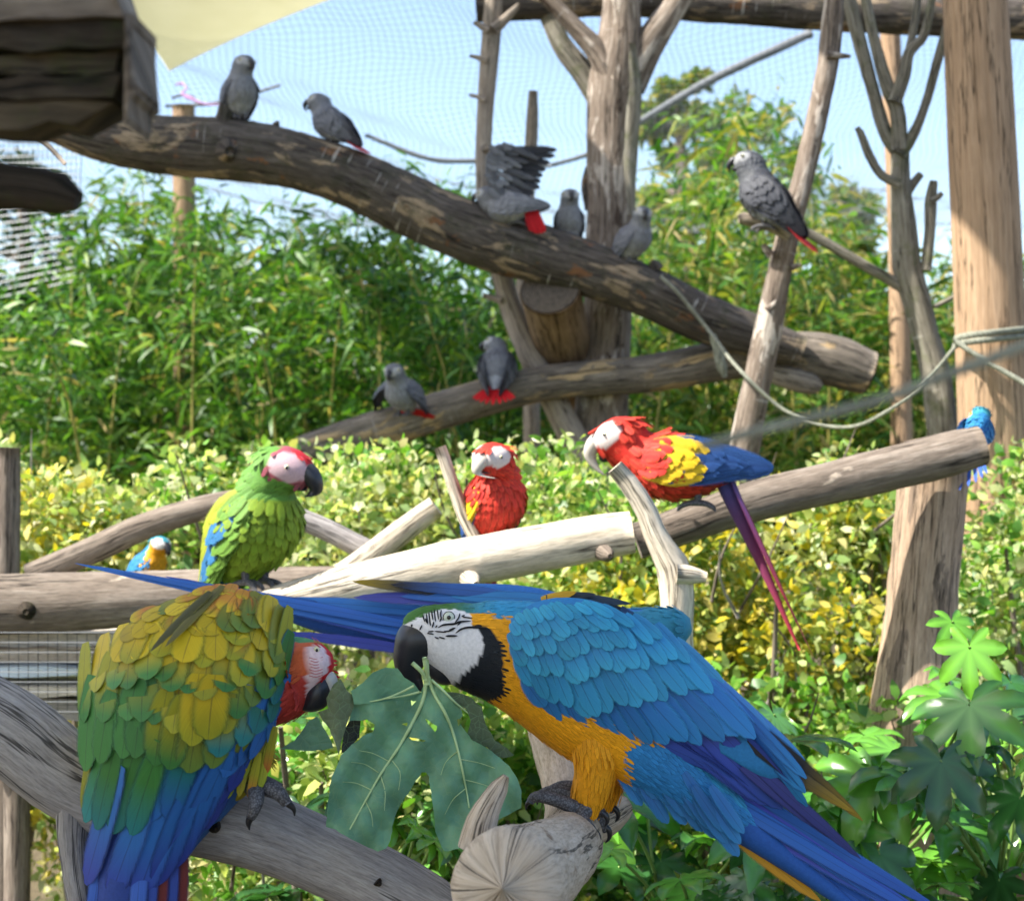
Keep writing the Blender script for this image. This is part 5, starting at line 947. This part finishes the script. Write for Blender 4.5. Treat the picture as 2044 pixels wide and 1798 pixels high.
# ------------------------------------------------------------------ perched parrots (grey parrots, background macaws)
def rot(v, ang, axis, c):
    c = np.array(c, float); a = nrm(np.array(axis, float)); v = np.asarray(v, float)-c; ang = np.asarray(ang)[..., None] if np.ndim(ang) else ang
    co, si = np.cos(ang), np.sin(ang); return v*co+np.cross(np.broadcast_to(a, v.shape), v)*si+a*((v@a)[..., None])*(1-co)+c
GREY = dict(head=(.16, .165, .185), hedge=(.44, .45, .48), breast=(.20, .205, .225), bedge=(.36, .365, .395), belly=(.33, .34, .375), back=(.17, .175, .20), face=(.40, .40, .415), wing=(.145, .15, .175), wtip=(.024, .023, .029), tail=(.50, .006, .012), beak=.0, tail_len=10.5, iris=M_EYEY)
def parrot(name, label, cat, feet, scale, yaw, lean=0., hyaw=0., hpitch=0., pal=GREY, group=None, wings=(0, 0), tail_fan=.35, fluff=1., seed=0, kind='grey', spread=None, head_up=0., tail_drop=0., fine=True):
    r = np.random.default_rng(seed+100); root = thing(name, label, cat, feet, group)
    yw, ln, hy, hp = R(yaw), R(lean), R(hyaw), R(hpitch)
    mac = kind == 'macaw'; WX = 1.32 if mac else 1.36
    def pose(v, body=True):
        v = np.asarray(v, float).reshape(-1, 3)*np.array([WX, WX, 1.])
        if body:
            s = sstep(12.5, 16.8, v[:, 2])*(v[:, 0] > -6)
            v = rot(v, -hp*s, (0, -1, 0), (.8, 0, 14.5)); v = rot(v, hy*s, (0, 0, 1), (.8, 0, 14.5)); v[:, 2] += head_up*s
            v = rot(v, ln, (0, 1, 0), (0, 0, 3.2))
        v = v*scale; c, s_ = math.cos(yw), math.sin(yw)
        return np.stack([v[:, 0]*c-v[:, 1]*s_, v[:, 0]*s_+v[:, 1]*c, v[:, 2]], 1)+np.array(feet)
    def pg(G): return pose(G.reshape(-1, 3)).reshape(G.shape)
    H = 1.12 if mac else 1.
    keys = [((1.3, 0, 20.6), .3, .3), ((1.4, 0, 20.2), 1.45, 1.6), ((1.6, 0, 19.2), 2.2*H, 2.6*H), ((1.7, 0, 17.8), 2.5*H, 3.0*H), ((1.2, 0, 16.0), 2.55, 2.9), ((.7, 0, 14.2), 2.8, 3.0), ((.5, 0, 12.2), 3.5*fluff, 3.5*fluff), ((.2, 0, 9.6), 4.1*fluff, 4.0*fluff), ((-.3, 0, 6.8), 4.0*fluff, 3.8*fluff), ((-1.2, 0, 4.2), 3.2*fluff, 3.0*fluff), ((-2.4, 0, 1.8), 2.1, 1.9), ((-3.5, 0, -.2), 1.2, .9), ((-4.1, 0, -1.3), .5, .4)]
    pos = [k[0] for k in keys]; G0 = loft(pos, [k[1] for k in keys], [k[2] for k in keys], (-1, 0, 0), 70, 44); G = pg(G0); N = grid_normals(G)
    eyec = np.array([3.0, 2.1*H, 18.7])
    def colour(p0):
        x, y, z = p0; de = math.sqrt((x-3.1)**2+((abs(y)-2.0*H)*.8)**2+((z-18.6)*1.1)**2)
        if mac:
            return pal['fn'](x, y, z, de)
        if de < 1.5 or (x > 3.9 and 16.8 < z < 19.2): return 'w', pal['face'], pal['face'], 0
        if z > 15.2: return 'h', pal['head'], pal['hedge'], .62
        if x > .2 and z > 5: return 'b', pal['breast'], pal['bedge'], 1.
        if z < 5 or (x > -1 and z < 6): return 'l', pal['belly'], tuple(np.array(pal['belly'])*1.25), 1.1
        return 'k', pal['back'], tuple(np.array(pal['back'])*1.55), 1.2
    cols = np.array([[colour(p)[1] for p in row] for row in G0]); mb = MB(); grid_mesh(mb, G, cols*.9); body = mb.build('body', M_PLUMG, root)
    # plumage: colours looked up by the unposed grid
    mb = MB(); m_, n_ = G0.shape[:2]
    def cf(p, t, ph):
        q = G0[min(m_-1, int(round(t*(m_-1)))), int(round(ph/(2*math.pi)*n_)) % n_]; k, c, e, s = colour(q)
        if k == 'w': return None
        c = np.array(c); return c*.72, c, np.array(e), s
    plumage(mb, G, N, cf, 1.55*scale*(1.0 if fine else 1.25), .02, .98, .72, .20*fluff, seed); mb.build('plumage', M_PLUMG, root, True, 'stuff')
    # beak
    def bk(nm, U, m):
        g = loft([u[:3] for u in U], [u[3] for u in U], [u[4] for u in U], nrm(np.cross(np.gradient(np.array([u[:3] for u in U], float), axis=0), [0, 1, 0])), 20, 16); mb = MB(); grid_mesh(mb, pg(g)); mb.build(nm, m, root)
    B = 1.45 if mac else 1.
    bk('upper_beak', [(3.2, 0, 18.3, .9*B, .9*B), (4.3, 0, 18.4, .9*B, .95*B), (5.1+.5*(B-1), 0, 17.7, .72*B, .75*B), (5.5+.9*(B-1), 0, 16.7, .45*B, .5*B), (5.35+.9*(B-1), 0, 15.8-.9*(B-1), .2*B, .22*B), (5.1+.7*(B-1), 0, 15.2-1.3*(B-1), .03, .03)], M_HORN if pal.get('beak') else M_BEAK)
    bk('lower_beak', [(3.0, 0, 16.6, .8*B, .6*B), (3.9, 0, 16.2, .75*B, .6*B), (4.6, 0, 16.1, .5*B, .4*B), (4.9, 0, 16.4, .15, .15)], M_BEAK)
    for s in (1, -1):
        c = pose(eyec*np.array([1, s, 1]))[0]; c2 = pose((eyec+np.array([.12, .22, 0]))*np.array([1, s, 1]))[0]
        mb = MB(); v, f = ball(c, (.36 if mac else .5)*scale, 8); mb.add(v, f); e = mb.build('eye', pal['iris'], root); mb = MB(); v, f = ball(c2+(c2-c)*(.1 if mac else .4), (.22 if mac else .30)*scale, 8); mb.add(v, f); mb.build('pupil', M_EYEB, e)
    # tail
    tl = pal['tail_len']; mb = MB(); td = nrm(np.array([-.42+tail_drop, 0, -.9]))
    nt_ = 9
    for i in range(nt_):
        k = i/(nt_-1)-.5; d = nrm(td+np.array([0, k*tail_fan*2, 0])); rt = np.array([-3.2, k*1.6, .3+.15*abs(k)]); c = np.array(pal['tail'])*r.uniform(.8, 1.15); L = tl*(1-.35*abs(k)*(1.6 if mac else .6))
        a = pose(rt)[0]; b = pose(rt+d*L)[0]; nn = pose(rt+np.array([-.9, 0, .42]))[0]-a; c1 = np.array(pal.get('tail2', pal['tail']))
        feather(mb, a-nrm(nn)*scale*.1*abs(k), b-a, nn, L*scale, (2.0 if mac else 2.2)*scale, c, c1, c1*.6, .02, .12)
    if mac:
        K = np.concatenate([pose(np.array([-2.6, 0, 1.2])+td*q)[:1] for q in (0, 3, 8, 14, tl*.9)]); v, f, uv = tube(np.concatenate([K, np.array([1.5, 1.5, 1.2, .8, .15])[:, None]*scale], 1), 10, scale, .03, 1, True, (.3, .2, 1)); tt = np.clip(np.linalg.norm(v-K[0], axis=1)/(tl*scale), 0, 1)[:, None]; mb.add(v, f, None, np.array(pal['tail'])*(1-tt)+np.array(pal['tail2'])*tt)
    mb.build('tail', M_PLUMG, root)
    # wings
    for s, op in ((1, wings[0]), (-1, wings[1])):
        mb = MB(); W0, W1 = np.array([.9, 12.9]), np.array([-5.6, -2.6]); ax = (W1-W0)/np.linalg.norm(W1-W0); pp = np.array([-ax[1], ax[0]]); WL = np.linalg.norm(W1-W0)
        if pp[0] < 0: pp = -pp   # towards the front
        def wpt(sx, q):
            w = np.interp(sx, [0, .12, .35, .65, 1.], [1.7, 2.9, 3.3, 2.2, .5])*min(fluff, 1.05); xz = W0+ax*sx*WL+pp*q*w
            yy = np.interp(sx, [0, .15, .45, .75, 1.1], [3.0, 4.0, 4.15, 2.9, 1.0])*fluff*math.sqrt(max(.05, 1-(.62*q-.15)**2))+.15
            v = np.array([xz[0], s*yy, xz[1]])
            if op: v = rot(v[None], s*R(op), (1, 0, -.15), (.6, s*2.6, 12.5))[0]
            return v
        # base shell
        gs = np.linspace(0, 1, 12); gq = np.linspace(-1, 1, 7); V = np.array([wpt(a, b) for a in gs for b in gq]); wc = np.array([pal['wing'] if not mac else pal['wfn'](a, b)[0] for a in gs for b in gq])
        inn = V*np.array([1, .93, 1]); mb.add(pose(V), [(i*7+j, i*7+j+1, i*7+j+8, i*7+j+7) for i in range(11) for j in range(6)], None, wc*.8); mb.add(pose(inn), [(i*7+j, i*7+j+7, i*7+j+8, i*7+j+1) for i in range(11) for j in range(6)], None, wc*.6)
        rows = [(.62, 1.12, 9, 1.5, 4.6), (.40, .86, 8, 1.5, 4.0), (.26, .66, 8, 1.7, 3.2), (.15, .48, 8, 1.6, 2.5), (.07, .33, 8, 1.5, 2.0), (.0, .2, 7, 1.4, 1.7)]
        for k, (a, b, n, w, L) in enumerate(rows):
            for i in range(n):
                q = -1+2*(i+.5)/n+r.normal(0, .07); js = r.normal(0, .035)+.03*(i % 2); p0 = wpt(max(0, a+js), q); p1 = wpt(min(b+js+r.normal(0, .02), 1.12), q*.8); cen = wpt(a+.05, q); nn = np.array([-.15, s*1., .05]) if not op else rot(np.array([[-.15, s*1., .05]]), s*R(op), (1, 0, -.15), (0, 0, 0))[0]
                out = nn*(.10+.06*k)
                if mac: c, e = pal['wfn'](b*.9, q); c = np.array(c)*r.uniform(.85, 1.15); e = np.array(e)
                else:
                    t = k/5; c = (np.array(pal['wtip'])*(1-min(1, t*2.2+.1))+np.array(pal['wing'])*min(1, t*2.2+.1))*r.uniform(.88, 1.12); e = c*1.28
                A, Bp, Cn = pose(p0+out*.6), pose(p1+out), pose(p0+nn)
                d = Bp[0]-A[0]; feather(mb, A[0], d, Cn[0]-A[0], np.linalg.norm(d)*1.05, w*scale*1.6, c*.85, c, e, .03, .14)
        mb.build('wing', M_PLUMG, root)
    # feet stay on the perch
    for s in (1, -1):
        y = 1.35*s; z0 = .55
        def fp(q): return np.concatenate([pose(np.array([w_[:3] for w_ in q]), False), np.array([[w_[3]*scale] for w_ in q])], 1)
        hip = rot(np.array([[-.3, y, 4.0]]), ln, (0, 1, 0), (0, 0, 3.2))[0]
        ft = part_tube('foot', root, [fp([(*hip, .9), (.1, y, 1.6, .6), (.2, y, z0, .5)]), fp([(.2, y, z0, .5), (1.2, y+.3*s, .45, .42), (2.1, y+.5*s, .0, .36), (2.5, y+.55*s, -.7, .14)]), fp([(.2, y, z0, .5), (1.2, y-.35*s, .45, .42), (2.0, y-.6*s, 0., .36), (2.4, y-.65*s, -.7, .14)]), fp([(.2, y, z0, .5), (-.9, y+.3*s, .35, .4), (-1.7, y+.4*s, -.2, .3), (-2., y+.4*s, -.8, .1)]), fp([(.2, y, z0, .5), (-.9, y-.3*s, .35, .4), (-1.6, y-.4*s, -.2, .3)])], M_SKIN, 7, .35*scale, .05, 1, (.1, .2, 1))
    return root, pose
GP = 'grey parrots on the perching logs'
DB = DL-.005
def gp(label, px, py, d, px_h, **kw):
    """px_h: pixels from perch to crown"""
    sc = S(px_h, d)/20.6; return parrot('grey_parrot', label, 'parrot', P(px, py, d), sc, group=GP, **kw)
gp('grey parrot with closed eyes facing out beside the stub at the top of the log', 478, 238, DB-.02, 124, yaw=-62, hyaw=18, lean=4, seed=1)
gp('grey parrot seen from behind with its back hunched, second down the log', 668, 292, DB-.01, 116, yaw=152, lean=22, hyaw=20, hpitch=-14, seed=2, wings=(-2, -2))
r3, pose3 = gp('grey parrot stooping with one wing raised and red tail spread', 1035, 448, DL-.075, 112, yaw=170, lean=58, hyaw=-6, hpitch=-46, seed=3, tail_fan=.5, fluff=1.12, pal=dict(GREY, tail_len=3.5, wing=(.19, .195, .22), wtip=(.12, .125, .145)), wings=(0, 0))
gp('grey parrot facing straight out between the raised wing and the trunk', 1136, 486, DB+.02, 106, yaw=-92, hyaw=10, lean=2, seed=4)
gp('grey parrot leaning in front of the trunk with its head turned to face out', 1262, 524, DB-.04, 112, yaw=-48, hyaw=-32, lean=16, hpitch=-10, seed=5)
gp('dark grey parrot perched alone on the leaning branch stub', 1530, 456, DN-.10, 160, yaw=152, lean=12, hyaw=22, hpitch=-12, seed=6, tail_fan=.45, pal=dict(GREY, head=(.09, .095, .11), hedge=(.24, .25, .27), face=(.27, .275, .29), wing=(.05, .053, .065), wtip=(.015, .016, .02), breast=(.075, .08, .09), bedge=(.13, .135, .15), back=(.06, .063, .075), tail_len=12.))
gp('ruffled grey parrot seen from behind on the bowed log', 992, 780, DL+.04, 118, yaw=84, lean=16, hyaw=78, hpitch=-4, seed=7, fluff=1.15, tail_fan=.7, head_up=-.6)
gp('grey parrot stooping forward with wings held open on the bowed log', 806, 828, DL-.02, 112, yaw=-112, lean=26, hyaw=0, hpitch=-8, seed=8, wings=(8, 36), tail_fan=.9)
# raised wing of the stooping parrot
def raised_wing():
    d = DL-.10; mb = MB(); u = S(1, d); dk = np.array((.022, .023, .028)); md = np.array((.075, .078, .09)); lt = np.array((.15, .155, .175)); r = np.random.default_rng(2)
    n = np.array([-.1, -1, .15])
    prim = [((1000, 300), (1112, 300)), ((1004, 306), (1108, 312)), ((1006, 314), (1098, 326)), ((1006, 322), (1090, 340)), ((1006, 330), (1084, 352)), ((1004, 340), (1080, 364)), ((1002, 350), (1078, 376)), ((1000, 362), (1066, 388)), ((1000, 374), (1060, 398)), ((1002, 386), (1050, 404))]
    for i, (a, b) in enumerate(prim):
        A, B = P(*a, d+.012+.001*i), P(*b, d+.022-.002*i); c = dk*(1 if i < 5 else 1.5); feather(mb, A, B-A, n, np.linalg.norm(B-A), 24*u, c, c*.9, c*1.4, .02, .1)
    for k in range(5):
        for i in range(8):
            t = i/7; a = np.array([978+8*k-6*math.sin(t*3), 292+t*92]); L = np.array([22+8*k, 10+6*t+2*k]); a = a+r.normal(0, 4, 2); L = L*r.uniform(.7, 1.3)+r.normal(0, 4, 2); A = P(*a, d+.006-.004*(4-k)); B = P(*(a+L), d+.006-.004*(4-k)); c = (md if k > 2 else lt)*r.uniform(.8, 1.15)*(.8 if t < .3 else 1); feather(mb, A, B-A, n, np.linalg.norm(B-A), 15*u, c*.8, c, c*1.45, .06, .16)
    arm = rk([(1012, 405, 14), (992, 378, 14), (982, 345, 13), (984, 312, 12), (1000, 296, 9), (1030, 297, 4)], d+.008); v, f, uv = tube(arm, 12, .01, .05, 1); mb.add(v, f, None, md)
    mb.build('raised_wing', M_PLUMG, r3)
raised_wing()
def spread_tail():
    d = DL-.095; mb = MB(); u = S(1, d); r = np.random.default_rng(4)
    for i in range(8):
        t = i/7; A = P(1050+16*t, 414-2*t, d); B = P(1060+30*t+r.normal(0, 1), 462+6*math.sin(t*3), d-.004*(i % 2)); c = np.array((.50, .006, .012))*r.uniform(.8, 1.1); feather(mb, A, B-A, np.array([.1, -1, .1]), np.linalg.norm(B-A), 15*u, c, c, c*.6, .02, .12)
    mb.build('spread_tail', M_PLUMG, r3)
spread_tail()
# ---- background macaws
def fn_green(x, y, z, de):
    if de < 2.1: return 'w', (.55, .38, .42), (.5, .3, .3), 0
    if z > 18.6 and x > 2.4: return 'r', (.5, .02, .03), (.55, .05, .05), .6
    if z > 16.5 and x > 1: return 'm', (.30, .07, .10), (.36, .12, .14), .7
    if z > 13: return 'g', (.10, .24, .04), (.16, .32, .06), .9
    return 'g', (.16, .26, .02), (.24, .34, .03), 1.2
def wf_green(s, q):
    if q < -.35: return (.24, .28, .02), (.30, .34, .03)
    if s > .22 and q < .35: return (.03, .13, .30), (.04, .2, .36)
    return (.10, .22, .03), (.16, .28, .04)
def fn_red(x, y, z, de):
    if de < 2.1: return 'w', (.66, .58, .56), (.6, .5, .5), 0
    return 'r', ((.56, .03, .02) if z > 4 else (.40, .03, .03)), (.62, .10, .05), 1.1
def wf_red(s, q):
    if s < .22: return (.52, .025, .02), (.6, .06, .03)
    if s < .52: return (.62, .40, .01), (.68, .48, .03)
    return (.02, .06, .20), (.03, .10, .28)
def fn_blue(x, y, z, de):
    if de < 2.2: return 'w', (.72, .70, .70), (.7, .7, .7), 0
    if z > 19 or (z > 15.5 and x < .4): return 'b', (.04, .25, .33), (.06, .32, .42), .7
    if x > .3: return 'y', (.70, .32, .015), (.78, .42, .03), 1.
    return 'b', (.03, .20, .44), (.05, .28, .5), 1.2
def wf_blue(s, q): return ((.03, .19, .44), (.05, .27, .5)) if s < .6 else ((.04, .09, .36), (.04, .14, .4))
def pal(fn, wf, tail, tail2, tl=22., iris=M_EYEY, beak=0): return dict(fn=fn, wfn=wf, tail=tail, tail2=tail2, tail_len=tl, iris=iris, beak=beak, wing=(.1, .1, .1), face=(.7, .6, .6))
PG, PR, PB_ = pal(fn_green, wf_green, (.05, .16, .30), (.04, .14, .36)), pal(fn_red, wf_red, (.03, .06, .22), (.45, .04, .04), beak=1), pal(fn_blue, wf_blue, (.03, .14, .44), (.04, .10, .42))
def mc(label, px, py, d, px_h, p, **kw): return parrot('macaw', label, 'macaw', P(px, py, d), S(px_h, d)/20.6, pal=p, kind='macaw', fine=False, **kw)
mc('green macaw with blue wing stripe perched on the end of the bleached log', 508, 1168, 2.66, 294, PG, yaw=-40, lean=10, hyaw=22, hpitch=14, seed=21, fluff=1.05)
mc('scarlet macaw with yellow wing edge upright on the bleached log', 986, 1090, 2.68, 214, PR, yaw=-62, lean=6, hyaw=-62, hpitch=14, seed=22)
mc('scarlet macaw with big yellow wing leaning along the sloping brown log', 1395, 1010, 2.72, 262, dict(PR, tail_len=31.), yaw=172, lean=56, hyaw=0, hpitch=-30, seed=23, tail_drop=.85)
mc('blue macaw on the peeling stump whose long tail hangs down beside it', 1945, 905, 3.02, 120, PB_, yaw=60, lean=40, hyaw=30, seed=24, tail_drop=.38)
mc('small far blue and gold macaw peeping over the thick grey brown log', 292, 1172, 3.35, 112, PB_, yaw=-30, lean=20, hyaw=-10, seed=25)
# second blue macaw standing behind the front one, tail towards the yellow-backed macaw
def back_blue():
    D = 2.12; u = S(1, D); root = thing('blue_and_gold_macaw', 'second blue macaw hidden behind the chewing one, long tail stretching behind the yellow backed macaw', 'macaw', P(1200, 1400, D))
    K = [(1378, 1262, 8, .01), (1366, 1258, 34, .03), (1330, 1262, 50, .036), (1270, 1275, 62, .045), (1180, 1290, 82, .055), (1080, 1285, 84, .058), (980, 1262, 64, .05), (880, 1248, 46, .034), (800, 1240, 30, .02), (740, 1235, 10, .008)]
    pos = np.array([P(a, b, D) for a, b, *_ in K]); G = loft(pos, [q[3] for q in K], [q[2]*u for q in K], (0, 0, 1), 80, 44); N = grid_normals(G); teal = np.array((.03, .20, .30)); bl = np.array((.03, .16, .40)); gd = np.array((.6, .28, .015))
    def col(p):
        x, y = px_of(p); return gd if y > 1325 and x < 1300 else (teal if x > 1280 else bl)
    mb = MB(); grid_mesh(mb, G, np.array([[col(p) for p in rw] for rw in G])); mb.build('body', M_PLUM, root); mb = MB(); plumage(mb, G, N, lambda p, t, ph: (col(p)*.8, col(p), col(p)*1.3, 1.), .02, .02, .97, .6, .08, 4); mb.build('plumage', M_PLUM, root, True, 'stuff')
    tl = MB(); v, f, uv = tube(rk([(860, 1262, 40), (760, 1255, 38), (640, 1236, 26), (540, 1210, 16), (400, 1172, 9)], D), 12, .01, .02, 1); tl.add(v, f, None, (.025, .09, .34)); tail = tl.build('tail', M_PLUM, root)
    for i, (a, b, w, c) in enumerate([((860, 1220), (540, 1196), 34, (.03, .15, .44)), ((870, 1240), (500, 1195), 36, (.03, .11, .40)), ((870, 1262), (420, 1172), 34, (.03, .13, .44)), ((860, 1285), (330, 1150), 30, (.04, .08, .38)), ((850, 1272), (150, 1124), 26, (.035, .14, .46)), ((860, 1255), (240, 1142), 26, (.03, .12, .42)), ((840, 1300), (560, 1262), 28, (.05, .07, .38))]):
        big_feather(tail, P(*a, D-.03-.002*i), P(*b, D-.03-.002*i), w*u, np.array([0., -.9, .4]), c, c, tuple(np.array(c)*.7), 'point')
    wb = MB(); v, f, uv = tube(rk([(1180, 1235, 30), (1060, 1205, 34), (940, 1190, 26), (840, 1180, 14)], D-.03), 12, .01, .02, 2); wb.add(v, f, None, (.03, .14, .40)); wg = wb.build('wing', M_PLUM, root)
    for i, (a, b, w, c, e) in enumerate([((900, 1182), (704, 1160), 30, (.03, .03, .035), (.30, .20, .01)), ((940, 1196), (706, 1192), 34, (.06, .07, .32), (.05, .06, .3)), ((1000, 1185), (780, 1166), 30, (.03, .10, .32), (.015, .015, .02)), ((1040, 1192), (800, 1190), 36, (.03, .15, .42), (.03, .11, .38)), ((1080, 1200), (830, 1215), 36, (.035, .18, .45), (.03, .13, .4)), ((1120, 1200), (900, 1190), 36, (.03, .18, .42), (.03, .2, .45))]):
        big_feather(wg, P(*a, D-.055-.003*i), P(*b, D-.045-.003*i), w*u, np.array([0., -.85, .5]), c, e, tuple(np.array(c)*.8), 'point')
    F3 = lambda s: np.array([[*P(a, b, D+o), q*u] for a, b, q, o in s]); part_tube('foot', root, [F3([(1120, 1350, 22, 0), (1110, 1400, 14, 0), (1105, 1432, 14, 0), (1080, 1440, 10, -.02)])], M_SKIN, 10, .006, .05, 1, (0, 1, 0))
back_blue()
